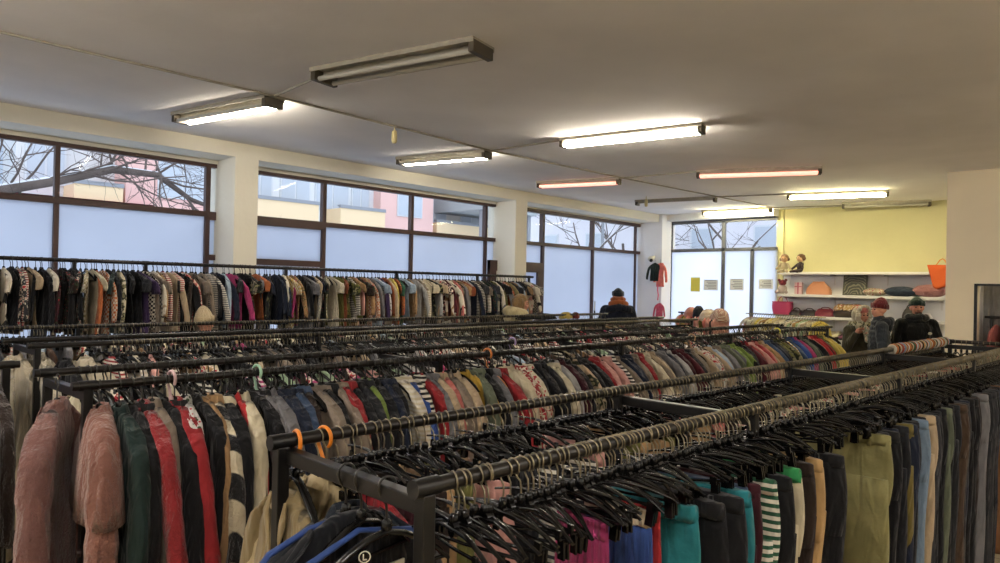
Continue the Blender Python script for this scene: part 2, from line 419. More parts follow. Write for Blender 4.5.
for (x, y, lab) in ((4.05, 5.15, 'small cream lampholder hanging from the conduit before the second column'), (9.6, 5.9, 'small cream lampholder hanging beside the tubeless light')):
    e = empty('hanging_lampholder', (x, y, ZC), 0, lab, 'lampholder', 'hanging lampholders')
    obj('cord', MB().tube([(0, 0, 0), (0, 0, -.05)], .005, 6), M['cream_plastic'], e, True)
    obj('holder', MB().lathe([(.006, -.04), (.022, -.05), (.026, -.09), (.026, -.14), (.018, -.16), (.002, -.162)], 14), M['cream_plastic'], e, True)

# security camera on the corner column
e = empty('security_camera', (12.02, 7.2, CAMZ + .62), 0, 'small white security camera on the corner column', 'security camera')
obj('bracket', MB().box(-.06, 0, -.03, .03, -.02, .03).tube([(-.05, 0, 0), (-.1, 0, -.02)], .012), M['white_plastic'], e)
obj('housing', MB().ball((-.13, -.02, -.03), (.075, .06, .055)), M['white_plastic'], e, True)
obj('lens', MB().ball((-.17, -.05, -.06), (.035, .035, .035)), M['steel'], e, True)

# ------------------------------------------------------------------ racks
def rack(label, rails, posts, cross, z=RZ, name='clothes_rack', rail_r=.0155, mat='rail', pmat='steel', ps=.015, foot=True, rail_over=.03):
    """rails: list of ((x0,y0),(x1,y1)); posts: list of (x,y); cross: list of ((x,y),(x,y))"""
    cx, cy = posts[0]
    e = empty(name, (cx, cy, 0), 0, label, 'clothes rack', 'black steel clothes racks')
    sh = np.array([cx, cy, 0])
    for (a, b) in rails:
        a = np.array([*a, z]); b = np.array([*b, z]); d = (b - a) / np.linalg.norm(b - a)
        o = obj('rail', MB().tube([a - sh - d * rail_over, b - sh + d * rail_over], rail_r, 16), M[mat], e, True)
    ang = math.atan2(rails[0][1][1] - rails[0][0][1], rails[0][1][0] - rails[0][0][0])
    ca, sa = cos(ang), sin(ang)
    def rot_at(x, y):
        def T(v):
            w_ = v.copy(); w_[:, 0] = v[:, 0] * ca - v[:, 1] * sa + x - cx; w_[:, 1] = v[:, 0] * sa + v[:, 1] * ca + y - cy; return w_
        return T
    for (x, y) in posts:
        mb = MB().box(-ps, ps, -ps, ps, .03 if foot else 0, z - rail_r * .8, T=rot_at(x, y))
        bevel(obj('post', mb, M[pmat], e), .0025)
        obj('rail_bracket', MB().tube([(x - cx - .03 * ca, y - cy - .03 * sa, z), (x - cx + .03 * ca, y - cy + .03 * sa, z)], rail_r * 1.18, 14), M[pmat], e, True)
    for (a, b) in cross:
        a = np.array(a); b = np.array(b); L = np.linalg.norm(b - a); an = math.atan2(b[1] - a[1], b[0] - a[0])
        def T(v, a=a, an=an):
            w_ = v.copy(); w_[:, 0] = v[:, 0] * cos(an) - v[:, 1] * sin(an) + a[0] - cx; w_[:, 1] = v[:, 0] * sin(an) + v[:, 1] * cos(an) + a[1] - cy; return w_
        bevel(obj('crossbar', MB().box(0, L, -.015, .015, z - .052, z - .018, T=T), M[pmat], e), .003)
        if foot: bevel(obj('foot_bar', MB().box(-.1, L + .1, -.02, .02, 0, .035, T=T), M[pmat], e), .003)
    return e

def line_pt(rail, x):
    (x0, y0), (x1, y1) = rail; return y0 + (y1 - y0) * (x - x0) / (x1 - x0)
R1 = ((.875, 1.01), (7.2, .80)); R2 = ((.885, 1.53), (6.85, 1.32))
px_ = (.885, 2.24, 3.75, 5.25, 6.75)
rack('front black double clothes rack of trousers and skirts, nearest the camera', [R1, R2],
     [(x, line_pt(r, x)) for x in px_ for r in (R1, R2)], [((x, line_pt(R1, x)), (x + .02, line_pt(R2, x + .02))) for x in px_], rail_over=.0)
R3 = ((.82, 2.77), (8.4, 2.74)); R3B = ((.82, 3.24), (8.3, 3.30))
p3 = (.84, 2.5, 4.2, 5.9, 8.3)
rack('long black double rack of coats and jackets, behind the front rack', [R3, R3B],
     [(x, line_pt(r, x)) for x in p3 for r in (R3, R3B)], [((x, line_pt(R3, x)), (x, line_pt(R3B, x))) for x in p3])
R4 = ((1.10, 4.53), (8.6, 4.50)); R4B = ((1.08, 4.97), (8.6, 5.0))
p4 = (1.12, 2.9, 4.7, 6.5, 8.5)
rack('black double clothes rack behind the long coat rack', [R4, R4B],
     [(x, line_pt(r, x)) for x in p4 for r in (R4, R4B)], [((x, line_pt(R4, x)), (x, line_pt(R4B, x))) for x in p4])
R5 = ((-.5, 6.22), (8.9, 6.12))
p5 = (-.45, 1.8, 4.0, 6.3, 8.85)
rack('low black single rail rack standing before the tall window rack', [R5],
     [(x, line_pt(R5, x)) for x in p5], [((x, line_pt(R5, x) - .2), (x, line_pt(R5, x) + .2)) for x in ()])
RA = ((-1.0, 6.93), (8.02, 6.88)); ZA = CAMZ + .15
pa = (-.95, .7, 1.97, 2.56, 4.0, 5.5, 6.9, 7.98)
rack('tall black clothes rack standing along the windows', [RA], [(x, line_pt(RA, x)) for x in pa], [], z=ZA, rail_r=.017, rail_over=.05)
RE = ((6.92, 1.36), (6.92, .30))
rack('short black rail set across the far end of the front rack', [RE], [(6.92, 1.30), (6.92, .34)], [])
RC = ((12.0, 5.30), (11.5, 3.85))
rack('thin chrome rack of pale baby clothes beside the shelves', [RC], [(11.97, 5.22), (11.53, 3.94)], [], name='clothes_rack', rail_r=.009, mat='wire', pmat='wire', ps=.008)
RB = ((11.9, 6.55), (11.55, 5.55))
rack('small dark rack heaped with clothes in front of the back window', [RB], [(11.89, 6.5), (11.56, 5.6)], [], z=RZ - .03)

# ------------------------------------------------------------------ hangers
def hook_mesh(mat, r=.0195, w=.0019, drop=.075):
    P = []
    for k in range(13):
        a = radians(-35 + 250 * k / 12)   # from the tip round over the rail
        P.append((0, -r * cos(a), r * sin(a) - .002))
    P = P[:]
    P += [(0, .012, -.024), (0, .002, -.036), (0, 0, -.05), (0, 0, -drop)]
    # P starts at tip (y=-), passes the top, then returns under the rail to the stem
    return MB().tube(P, w, 6).mesh('hanger_hook', mat, True)
def arm_pts(hw, z0, z1, s, n=7):
    return [(0, s * hw * t, z0 + (z1 - z0) * (t ** 1.5) + .006 * sin(pi * t)) for t in np.linspace(0, 1, n)]
def clip_body(kind=0):
    mb = MB()
    mb.lathe([(.003, -.062), (.008, -.064), (.0105, -.074), (.008, -.084), (.003, -.088)], 10)
    mb.tube([(-.006, 0, -.092), (.006, 0, -.092)], (.0165, .012, .014)[kind], 14)
    z1 = (-.128, -.112, -.134)[kind]; hw = (.15, .16, .145)[kind]
    for s in (-1, 1):
        mb.tube(arm_pts(hw, -.092, z1, s), [.0115, .0098, .0085, .0072, .0062, .0055, .005], 8, flat=.55)
    if kind != 1: mb.tube([(0, -hw + .01, z1 + .002), (0, 0, z1 - .002), (0, hw - .01, z1 + .002)], .0036, 6)
    return mb
def clip_mb(s, mb=None):
    mb = mb or MB(); y = s * .118
    mb.box(-.008, -.003, y - .010, y + .010, -.172, -.130).box(.003, .008, y - .010, y + .010, -.172, -.130)
    mb.tube([(-.007, y, -.136), (.007, y, -.136)], .0085, 10).box(-.016, -.009, y - .008, y + .008, -.132, -.112)
    return mb
HOOK = hook_mesh(M['wire']); HOOKB = hook_mesh(M['bwire'], w=.0029)
CBODY = [clip_body(k).mesh('clip_hanger_body', M['plastic'], True) for k in range(3)]
CLIPS = [clip_mb(s).mesh('hanger_clip', M['plastic'], False) for s in (-1, 1)]
CFARS = []
for k in range(3):
    far = clip_body(k); clip_mb(-1, far); clip_mb(1, far); CFARS.append(far.mesh('clip_hanger_body_far', M['plastic'], True))
CFAR = CFARS[0]
def coat_body():
    mb = MB(); mb.lathe([(.003, -.066), (.01, -.07), (.012, -.085), (.004, -.1)], 10)
    for s in (-1, 1):
        mb.tube([(0, 0, -.092), (0, s * .04, -.102), (0, s * .08, -.122), (0, s * .12, -.148), (0, s * .148, -.175)], [.010, .011, .011, .010, .007], 8, flat=.6)
    mb.tube([(0, -.14, -.170), (0, 0, -.174), (0, .14, -.170)], .004, 6)
    return mb
HBODY = coat_body().mesh('coat_hanger_body', M['plastic'], True)

hang_all = []       # far hangers as merged (mesh templates, transforms)
HR = random.Random(5)
def hanger(kind, loc, yaw, label, group, parts=True, hook=None, body=None, tilt=0., clips=True):
    e = empty('clip_hanger' if kind == 'clip' else 'coat_hanger', loc, yaw, label, 'hanger', group)
    vk = HR.randrange(3)
    if tilt: e.rotation_euler = (tilt, 0, yaw)
    link('hook', hook or (HOOK if kind == 'clip' else HOOKB), e)
    if kind == 'clip':
        link('body', CBODY[vk] if parts else CFARS[vk], e)
        if parts:
            if clips:
                for c in CLIPS: link('clip', c, e)
    else: link('body', body or HBODY, e)
    return e
def far_hanger(kind, loc, yaw): hang_all.append((kind, loc, yaw))

# ------------------------------------------------------------------ garments
def ringp(w, d, z, y0=0., x0=0., n=22, folds=0., k=3., ph=0., sq=.75):
    a = np.arange(n) * 2 * pi / n
    cy = np.sign(np.cos(a)) * np.abs(np.cos(a)) ** sq; sx = np.sin(a)
    y = y0 + w * cy
    x = x0 + d * sx + folds * np.sin(k * y / max(w, .02) * 1.6 + ph)
    return np.stack([x, y, np.full(n, z)], 1)

def wrinkle(R, rng, amp, T):
    k = [(rng.uniform(10, 26), rng.uniform(4, 15) * rng.choice((-1, 1)), rng.uniform(0, 6)) for _ in range(4)]
    for r in R:
        y, z = r[:, 1], r[:, 2]; q = np.zeros(len(y)); side = np.sign(r[:, 0]) 
        for a, b, c in k: q += np.sin(a * y + b * z + c) * .5
        r[:, 0] += amp * q * (.55 + .45 * side) * np.clip((-.10 - z) * 8, 0, 1)
        r[:, 1] += amp * .18 * np.sin(13 * z + k[0][2]) * np.clip((-.16 - z) * 4, 0, 1)
def body_mb(rng, W, L, T, flare=.0, neck=.036, shoulder_z=-.148, fold=.010, n=24, wr=.006):
    ph = rng.uniform(0, 6); k = rng.uniform(1.8, 3.4); mb = MB(); R = []
    prof = [(neck * .6, T * .35, -.084), (neck, T * .6, -.086), (neck + .02, T * .85, -.096), (W * .55, T * .95, -.113), (W * .80, T, shoulder_z - .010), (W * .93, T * 1.05, shoulder_z - .032), (W * .93, T * 1.1, shoulder_z - .07)]
    for w_, d, z in prof: R.append(ringp(w_, d, z, n=n))
    m = 13; z0 = shoulder_z - .07
    for i in range(1, m + 1):
        t = i / m; z = z0 + (-L - z0) * t
        w_ = W * (.90 - .06 * sin(pi * min(1, t * 1.4))) + flare * t
        R.append(ringp(w_, T * (1.1 + .35 * t), z, x0=.012 * sin(ph + 3 * t), n=n, folds=fold * t ** .7, k=k, ph=ph + t))
    R.append(ringp(w_ * .93, T * .6, -L + .02, x0=.012 * sin(ph + 3), n=n, folds=fold, k=k, ph=ph + 1))
    wrinkle(R, rng, wr, T)
    mb.loft(R); return mb
def sleeve_mb(rng, s, W, sl, T, out=.035, cuff=.8, mb=None, n=14, r=.050, sz=-.150):
    mb = mb or MB(); ph = rng.uniform(0, 6); R = []; m = 14
    sw = rng.uniform(-.05, .03); flr = rng.uniform(.05, .15) if sl > .3 else .02
    for i in range(m + 1):
        t = i / m
        y = s * (W * (.84 - (.30 if i == 0 else .12 if i == 1 else .03 if i == 2 else 0)) + out * (1 - (1 - min(1, t * 2.0)) ** 2) + flr * min(t, .85) + .003 * sin(5 * t + ph)); z = sz + .012 - sl * t + (.020 if i == 0 else .016 if i == 1 else .006 if i == 2 else 0)
        rr = r * (1.05 - (1 - cuff) * t) * (1 + .025 * sin(13 * t + ph)) * (.5 if i == 0 else 1) * (.8 if i == 1 else 1)
        a = np.arange(n) * 2 * pi / n
        cr = 1 + .10 * sin(31 * t + ph) * math.exp(-((t - .45) / .22) ** 2)
        x = sw * max(0, t - .1) ** 1.3 + T * 1.4 * (1.0 + .05 * sin(15 * t + ph)) * cr * (.6 if i == 0 else 1) * np.sin(a + .1 * sin(9 * t)); yy = y + rr * np.sign(np.cos(a)) * np.abs(np.cos(a)) ** .7
        zz = np.full(n, z) + (.022 * np.cos(a) * -s if i < 3 else .006 * np.sin(2 * a + 9 * t + ph))
        R.append(np.stack([x, yy, zz], 1))
    R.append(R[-1] * np.array([.7, 1, 1]) + np.array([0, 0, .012]))
    mb.loft(R); return mb
def collar_mb(T, h=.03, r=.05):
    mb = MB(); R = []
    for (k_, dz) in ((1.25, -.012), (1.1, .002), (.98, .016), (.80, h), (.68, h), (.72, .0)):
        q = ringp(r * k_, T * 1.0 * k_ + .004, -.096 + dz * .8, n=18); q[:, 2] -= .012 * (q[:, 0] < 0); R.append(q)
    mb.loft(R, cap0=False, cap1=False)
    for s in (-1, 1):   # lapel wings
        mb.tube([(-T * 1.0, s * .045, -.092), (-T * 1.3, s * .052, -.13), (-T * 1.4, s * .02, -.2)], [.008, .016, .005], 8, flat=.35)
    return mb
def hood_mb(T):
    mb = MB(); R = []
    for t in np.linspace(0, 1, 7):
        R.append(ringp(.085 * sin(pi * (.25 + .6 * t)), .04 * sin(pi * (.2 + .65 * t)) + .008, -.08 - .17 * t, x0=T * 1.2 + .02, n=16))
    mb.loft(R); return mb

JACK = []   # each: dict body, sleeves, collar
for i in range(7):
    rng = random.Random(100 + i)
    W = rng.uniform(.185, .212); L = rng.uniform(.72, .98); T = rng.uniform(.019, .026); sl = rng.uniform(.5, .58)
    if i in (2, 5): L = rng.uniform(1.0, 1.12)
    b = body_mb(rng, W, L, T, flare=rng.uniform(0, .03))
    JACK.append(dict(L=L, W=W, T=T, body=b.mesh('jacket_body', CL['plain'], True),
        sl=[sleeve_mb(rng, s, W, sl, T * .9).mesh('jacket_sleeve', CL['plain'], True) for s in (-1, 1)],
        top=(collar_mb(T) if i % 3 else hood_mb(T)).mesh('jacket_top', CL['plain'], True), topname='collar' if i % 3 else 'hood'))
def jacket(loc, yaw, hexc, label, group, mat='plain', v=0, name='jacket', cat='jacket', topcol=None, scale=1., parts=True):
    J = JACK[v % len(JACK)]; c = lin(hexc); m = CL[mat]
    o = link(name, J['body'], None, loc, yaw, c, m); tag(o, label, cat, group)
    if scale != 1.: o.scale = (scale, scale, scale)
    if parts:
        for s in J['sl']: link('sleeve', s, o, color=c, mat=m)
        link(J['topname'], J['top'], o, color=lin(topcol) if topcol else c, mat=CL['plain'] if topcol else m)
    return o
TOPS = []
for i in range(8):
    rng = random.Random(300 + i); W = rng.uniform(.17, .21); L = rng.uniform(.60, .76); T = rng.uniform(.012, .017)
    if i in (3, 6): L = .92
    b = body_mb(rng, W, L, T, flare=rng.uniform(.0, .05), fold=.014, n=18)
    sl = rng.choice([.16, .2, .42, .46]); 
    for s in (-1, 1): sleeve_mb(rng, s, W, sl, T * .9, out=.085 if sl < .3 else .04, mb=b, n=10, r=.058 if sl < .3 else .042, cuff=1.1 if sl < .3 else .8)
    TOPS.append(b.mesh('top_shape', CL['plain'], True))
def top(loc, yaw, hexc, label, group, mat='plain', v=0, name='top', cat='top', scale=1.):
    o = link(name, TOPS[v % len(TOPS)], None, loc, yaw, lin(hexc), CL[mat]); tag(o, label, cat, group)
    if scale != 1.: o.scale = (scale, scale, scale)
    return o
def trouser_mb(rng, W=.19, L=1.0, T=.022, shorts=False, legr=.098):
    mb = MB(); z0 = -.160; ph = rng.uniform(0, 6); k = rng.uniform(2, 4); R = []
    for i in range(7):
        t = i / 6
        R.append(ringp(W * (1 + .06 * sin(pi * t) - .05 * max(0, t - .7)), T * (1.0 + .35 * t - .5 * max(0, t - .8)), z0 - .018 - .24 * t, n=24, folds=.008 * (1 - .3 * t), k=k, ph=ph + t))
    mb.loft(R)
    LL = L if not shorts else .42
    for s in (-1, 1):
        R = []; m = 12; zt = z0 - .16; off = rng.uniform(-.02, .02)
        for i in range(m + 1):
            t = i / m; z = zt - (LL - .16) * t
            rr = legr * (1.04 - .36 * t) * (1 + .04 * sin(9 * t + ph))
            R.append(ringp(rr, T * (1.40 - .2 * t), z, y0=s * (W * .50 + .02 * t), x0=off * t + .012 * sin(6 * t + ph), n=14, folds=.006, k=2.2, ph=ph + 2 * t))
        mb.loft(R)
    # pocket seam ridge
    mb.tube([(-T * 1.5, 0, z0 - .02), (-T * 1.6, .004, z0 - .1), (-T * 1.5, .0, z0 - .2)], .003, 5)
    return mb
def waist_mb(rng, W=.19, T=.022, gather=0.):
    mb = MB(); R = []; z0 = -.160
    for (w_, dz) in ((W * .97, .006), (W * 1.0, .004), (W * 1.01, -.018), (W * 1.0, -.034), (W * .9, -.03)):
        r = ringp(w_, T * 1.12, z0 + dz, n=36)
        if gather: r[:, 0] += gather * np.sin(np.arange(36) * 2.4) * .5; r[:, 2] += gather * .3 * np.sin(np.arange(36) * 1.7)
        R.append(r)
    mb.loft(R)
    if not gather:
        for y in (-.12, -.05, .05, .12):
            mb.box(-T * 1.25 - .004, -T * 1.0, y - .006, y + .006, z0 - .04, z0 + .006)
        mb.tube([(-T * 1.45, 0, z0 - .014), (-T * 1.2, 0, z0 - .014)], .008, 8)
    return mb
TROU = []
for i in range(6):
    rng = random.Random(500 + i); W = rng.uniform(.165, .205); T = rng.uniform(.018, .026)
    TROU.append((trouser_mb(rng, W, rng.uniform(.92, 1.05), T, shorts=(i == 5), legr=W * .5).mesh('trouser_legs', CL['plain'], True),
                 waist_mb(rng, W, T, gather=.006 if i in (1, 4, 5) else 0).mesh('trouser_waistband', CL['plain'], True)))
def trousers(loc, yaw, hexc, label, group, mat='plain', v=0, wcol=None, name='trousers', cat='trousers', parts=True):
    a, b = TROU[v % len(TROU)]
    o = link(name, a, None, loc, yaw, lin(hexc), CL[mat]); tag(o, label, cat, group)
    if parts: link('waistband', b, o, color=lin(wcol or hexc), mat=CL['plain'] if wcol else CL[mat])
    return o
SKIRT = []
for i in range(4):
    rng = random.Random(700 + i); mb = MB(); R = []; W = rng.uniform(.13, .17); ph = rng.uniform(0, 6); L = rng.uniform(.4, .6)
    for k_ in range(10):
        t = k_ / 9; R.append(ringp(W * (1 + .35 * t), .014 + .03 * t, -.18 - L * t, n=30, folds=.012 * t, k=5, ph=ph))
    R.append(ringp(W * 1.2, .02, -.17 - L, n=30, folds=.01, k=5, ph=ph)); mb.loft(R)
    SKIRT.append(mb.mesh('skirt_shape', CL['plain'], True))
def skirt(loc, yaw, hexc, label, group, mat='plain', v=0):
    o = link('skirt', SKIRT[v % 4], None, loc, yaw, lin(hexc), CL[mat]); return tag(o, label, 'skirt', group)

NAMES = {  # colour name -> hex
    'black': '#16161a', 'navy': '#1c2438', 'dark grey': '#35363a', 'grey': '#77767a', 'light grey': '#a8a7a6', 'charcoal': '#24252a',
    'cream': '#d8ccae', 'beige': '#bfa888', 'tan': '#a9855a', 'taupe': '#8a7c6e', 'white': '#d8d6d2', 'brown': '#4d362a', 'dark brown': '#2e221d',
    'red': '#98141e', 'bright red': '#bb1820', 'maroon': '#571c26', 'burgundy': '#3f1620', 'pink': '#d59a90', 'magenta': '#b03070', 'salmon': '#d0726a', 'mauve': '#8c6058',
    'orange': '#b8622e', 'rust': '#8f4a26', 'mustard': '#c09a2c', 'yellow': '#dcc45a', 'lime green': '#7c9440', 'green': '#2a5c42', 'olive': '#6c6a34',
    'teal': '#1c7e88', 'dark teal': '#203230', 'blue': '#2b4f9a', 'light blue': '#7f9fc0', 'denim blue': '#3d5272', 'pale blue': '#a9bcd0', 'purple': '#47345c', 'khaki': '#8f8258', 'grey green': '#68705c', 'pale green': '#a6c09c',
}
counter = {}
def uniq(col, pat, typ, rackname, end='near end'):
    """label that counts same-coloured pieces along one rail"""
    key = (col, pat, typ, rackname); counter[key] = counter.get(key, 0) + 1
    desc = ' '.join([x for x in (col, pat, typ) if x])
    return '%s on %s, %s such from its %s' % (desc, rackname, ordn(counter[key]), end)
PATW = {'plain': '', 'fuzzy': 'fleecy', 'stripe': 'striped', 'bold_stripe': 'broad-striped', 'dots': 'spotted', 'flower': 'floral', 'camo': 'camouflage', 'patch': 'patchwork', 'check': 'checked'}

# --- long coat rail (rack 3, camera side)
COATS = [c.strip() for c in '''dark teal; black; red/fuzzy; taupe; black; red; white/dots; black; tan; black/bold_stripe; black; bright red; cream; black; grey; grey; navy; navy; denim blue; dark brown; taupe; black; taupe; red; black; charcoal; lime green; black; navy; black; cream/stripe;
blue; black/stripe; red; grey; beige; salmon; taupe; beige; mustard; grey green; black; grey; red; cream; cream; red/flower; cream/flower; black; black; charcoal; cream; light grey; burgundy; black; beige/camo; black; black; red; pink; pink;
black/stripe; taupe; navy; navy; taupe; red; cream; beige; taupe; grey; navy; light grey; burgundy; maroon; black; taupe; beige; white/flower; taupe/flower; beige; pale blue; taupe; grey; grey green; grey; lime green; lime green; black; black; maroon; red; pink; red; salmon; tan; beige; denim blue; navy; charcoal; olive/camo; olive/camo; brown/camo; mustard/stripe; denim blue; blue; blue; magenta; black; grey green; dark teal; black; salmon; bright red; red; dark brown; olive; yellow; yellow'''.replace('\n', ' ').split(';')]
rng = random.Random(11)
x = .945; GR3 = 'coats and jackets on the long coat rail'; n3 = 0; coat_x = []
RN3 = 'the long coat rail'
for i, spec in enumerate(COATS):
    col, _, pat = spec.partition('/'); pat = pat or 'plain'
    if x > 8.32: break
    yaw = radians(rng.uniform(-9, 9)) + (radians(rng.choice([0, 0, 0, 12, -10])) if x > 1.6 else 0)
    y = line_pt(R3, x); v = rng.randrange(7); sc_ = rng.uniform(.9, 1.03)
    lab = uniq(col, PATW[pat], 'jacket', RN3)
    jacket((x, y, RZ), yaw, NAMES[col], lab, GR3, pat, v, scale=sc_)
    hanger('coat', (x, y, RZ), yaw, 'black coat hanger on the long coat rail, %s hanger from its near end' % ordn(i + 1), 'hangers on the long coat rail')
    coat_x.append(x)
    x += rng.uniform(.85, 1.15) * (.040 if x < 1.6 else .048 if x < 2.6 else .06 if x < 4 else .07)
# extra bare hangers on the coat rail come with the far hangers
for k in range(190):
    x = rng.uniform(1.1, 8.3); far_hanger('coat', (x, line_pt(R3, x), RZ), radians(rng.uniform(-20, 20)))

# the two long pink coats on the end of the coat rack
def long_coat(loc, yaw, hexc, label, capelet=False, L=1.08, W=.2, group=None):
    rng = random.Random(int(L * 1000)); T = .034; c = lin(hexc); m = CL['fuzzy']
    o = link('coat', body_mb(rng, W, L, T, flare=.05, fold=.016, n=30).mesh('long_coat', m, True), None, loc, yaw, c, m)
    tag(o, label, 'coat', 'pink coats at the end of the coat rack')
    for s in (-1, 1): link('sleeve', sleeve_mb(rng, s, W, .62, T * 1.05, out=.03, n=18, r=.056).mesh('long_coat_sleeve', m, True), o, color=c, mat=m)
    link('collar', collar_mb(T, .035, .055).mesh('coat_collar', m, True), o, color=c, mat=m)
    for k in range(4):
        obj('button', MB().tube([(-T * 1.55 - .008, -.03, -.32 - .13 * k), (-T * 1.55 + .004, -.03, -.32 - .13 * k)], .014, 12), plain('coat_button%d' % k, '#3a2622', .3), o, True)
    if capelet:
        mb = MB(); R = []
        for (w_, d, z) in ((.045, .03, -.084), (.12, .042, -.108), (.20, .052, -.150), (.245, .060, -.22), (.275, .068, -.33), (.30, .075, -.44), (.29, .06, -.43)):
            R.append(ringp(w_, d, z, n=36, folds=.008 if z < -.15 else 0, k=5, ph=1.))
        mb.loft(R); link('capelet', mb.mesh('coat_capelet', m, True), o, color=c, mat=m)
    return o
long_coat((.79, 2.93, RZ + .01), radians(-30), '#7c5550', 'long mauve pink coat with dark buttons hanging at the coat rack end')
hanger('coat', (.79, 2.93, RZ + .01), radians(-30), 'black coat hanger holding the long mauve coat at the rack end', 'hangers on the long coat rail')
long_coat((.88, line_pt(R3, .88), RZ), radians(-12), '#8f6054', 'dusty pink coat with a shoulder cape on the coat rack corner', True, 1.02, .2)
hanger('coat', (.88, line_pt(R3, .88), RZ), radians(-12), 'black coat hanger holding the caped dusty pink coat', 'hangers on the long coat rail')

# --- front rail R1: clip hangers, trousers further along
rng = random.Random(21)
GT = 'trousers and shorts on the front rail'; RN1 = 'the front rail'
front = [(1.36, 'magenta', 'plain', 1, None, .42), (1.50, 'blue', 'plain', 1, '#c8b8a0', .5), (1.54, 'bright red', 'plain', 2, None, .52), (1.62, 'teal', 'plain', 5, None, .9), (1.70, 'black', 'plain', 1, None, 1), (1.76, 'black', 'plain', 0, None, 1),
         (1.83, 'teal', 'plain', 4, None, 1), (1.885, 'denim blue', 'plain', 3, None, .9), (1.935, 'burgundy', 'plain', 2, None, .9), (2.02, 'green', 'stripe', 1, None, .95), (2.10, 'black', 'plain', 0, None, 1), (2.20, 'cream', 'plain', 4, '#2f9a58', .95), (2.29, 'dark brown', 'plain', 3, None, 1), (2.39, 'tan', 'plain', 3, None, 1),
         (2.47, 'black', 'plain', 0, None, 1), (2.99, 'khaki', 'plain', 2, None, 1.05), (3.09, 'black', 'plain', 0, None, 1), (3.17, 'navy', 'plain', 3, None, 1), (3.28, 'mustard', 'plain', 1, None, 1), (3.46, 'light blue', 'plain', 0, None, 1), (3.60, 'beige', 'plain', 1, None, 1),
         (3.78, 'charcoal', 'plain', 3, None, 1), (3.95, 'grey green', 'plain', 2, None, 1), (4.14, 'brown', 'plain', 0, None, 1.03), (4.3, 'black', 'plain', 3, None, 1), (4.48, 'dark brown', 'plain', 1, None, 1), (4.62, 'grey', 'plain', 0, None, 1), (4.8, 'black', 'plain', 2, None, 1),
         (4.98, 'brown', 'plain', 3, None, 1), (5.15, 'tan', 'plain', 0, None, 1), (5.32, 'dark brown', 'plain', 1, None, 1), (5.5, 'brown', 'plain', 2, None, 1), (5.65, 'grey green', 'plain', 0, None, 1), (5.8, 'charcoal', 'plain', 3, None, 1), (5.95, 'brown', 'plain', 1, None, 1), (6.2, 'tan', 'plain', 2, None, 1), (6.5, 'brown', 'plain', 1, None, 1)]
OV = {(2.99, 'khaki'): '#96905e', (2.39, 'tan'): '#c29c66', (3.28, 'mustard'): '#776a30', (5.15, 'tan'): '#7c5430', (3.46, 'light blue'): '#7288a0', (4.14, 'brown'): '#4c3a2c'}
fx_used = []
n1 = 0
for (x, col, pat, v, wc, sc_) in front:
    yaw = radians(rng.uniform(-8, 8)); y = line_pt(R1, x)
    typ = 'shorts' if v == 5 or sc_ < .8 else 'trousers'
    tt = trousers((x, y, RZ), yaw, OV.get((x, col), NAMES[col]), uniq({(2.99, 'khaki'): 'olive green', (3.28, 'mustard'): 'dark mustard'}.get((x, col), col), PATW[pat], typ, RN1), GT, pat, v, wc, name=typ, cat=typ); tt.scale = (sc_, sc_, 1)
    fx_used.append((x, yaw))
# filler dark trousers between
FILL = ['black', 'charcoal', 'navy', 'dark brown', 'black', 'dark grey']
xs = 1.5
while xs < 6.9:
    if min(abs(xs - a) for a, _ in fx_used) > .04 and not 2.52 < xs < 2.97 and not 1.28 < xs < 1.6:
        c = rng.choice(FILL); yaw = radians(rng.uniform(-10, 8)); trousers((xs, line_pt(R1, xs), RZ), yaw, NAMES[c], uniq(c, '', 'trousers', RN1), GT, 'plain', rng.choice((0, 2, 3)), cat='trousers')
        fx_used.append((xs, yaw))
    xs += rng.uniform(.04, .06)
hx = [(a, y) for a, y in fx_used]; held = {a for a, _ in fx_used}
x = .955
clus = [.955, .975, .985, 1.02, 1.04, 1.05]
for c in clus: hx.append((c, radians(rng.uniform(-25, 15))))
x = 1.10
while x < 6.9:
    if min(abs(x - a) for a, _ in hx) > .009: hx.append((x, radians(rng.gauss(-6, 15))))
    x += rng.uniform(.017, .027) if x < 3.5 else rng.uniform(.024, .038)
hx.sort(); nh = 0
for i, (x, yaw) in enumerate(hx):
    if i < 185:
        hanger('clip', (x, line_pt(R1, x), RZ), yaw, 'black clip hanger on the front rail, %s hanger from the near end' % ordn(i + 1), 'clip hangers on the front rail', parts=i < 90, clips=x in held or i % 3 == 0, tilt=radians(HR.gauss(0, 5)))
    else: far_hanger('clip', (x, line_pt(R1, x), RZ), yaw)
print('R1 hangers', len(hx))

# --- second rail R2: clip hangers with mostly small dark garments
rng = random.Random(31); RN2 = 'the second rail'; x = .93; i = 0
P2 = ['black', 'charcoal', 'navy', 'dark brown', 'black', 'dark grey', 'burgundy', 'cream', 'pink', 'salmon', 'olive', 'denim blue', 'tan', 'black', 'navy']
G2 = 'skirts and trousers on the second rail'
h2 = []
while x < 6.8:
    yaw = radians(rng.gauss(-4, 14)); y = line_pt(R2, x); h2.append((x, yaw))
    if x > 1.05 and i % 3 == 0:
        c = rng.choice(P2)
        if x > 5.4: c = rng.choice(['pink', 'salmon', 'red', 'burgundy', 'black', 'maroon'])
        pt = rng.choice(['plain', 'plain', 'plain', 'flower', 'stripe'])
        if rng.random() < .5: skirt((x, y, RZ), yaw, NAMES[c], uniq(c, PATW[pt], 'skirt', RN2), G2, pt, rng.randrange(4))
        else: trousers((x, y, RZ), yaw, NAMES[c], uniq(c, '', 'trousers', RN2), G2, 'plain', rng.randrange(6), parts=x < 3)
    i += 1
    x += rng.uniform(.021, .033) if x < 4 else rng.uniform(.03, .045)
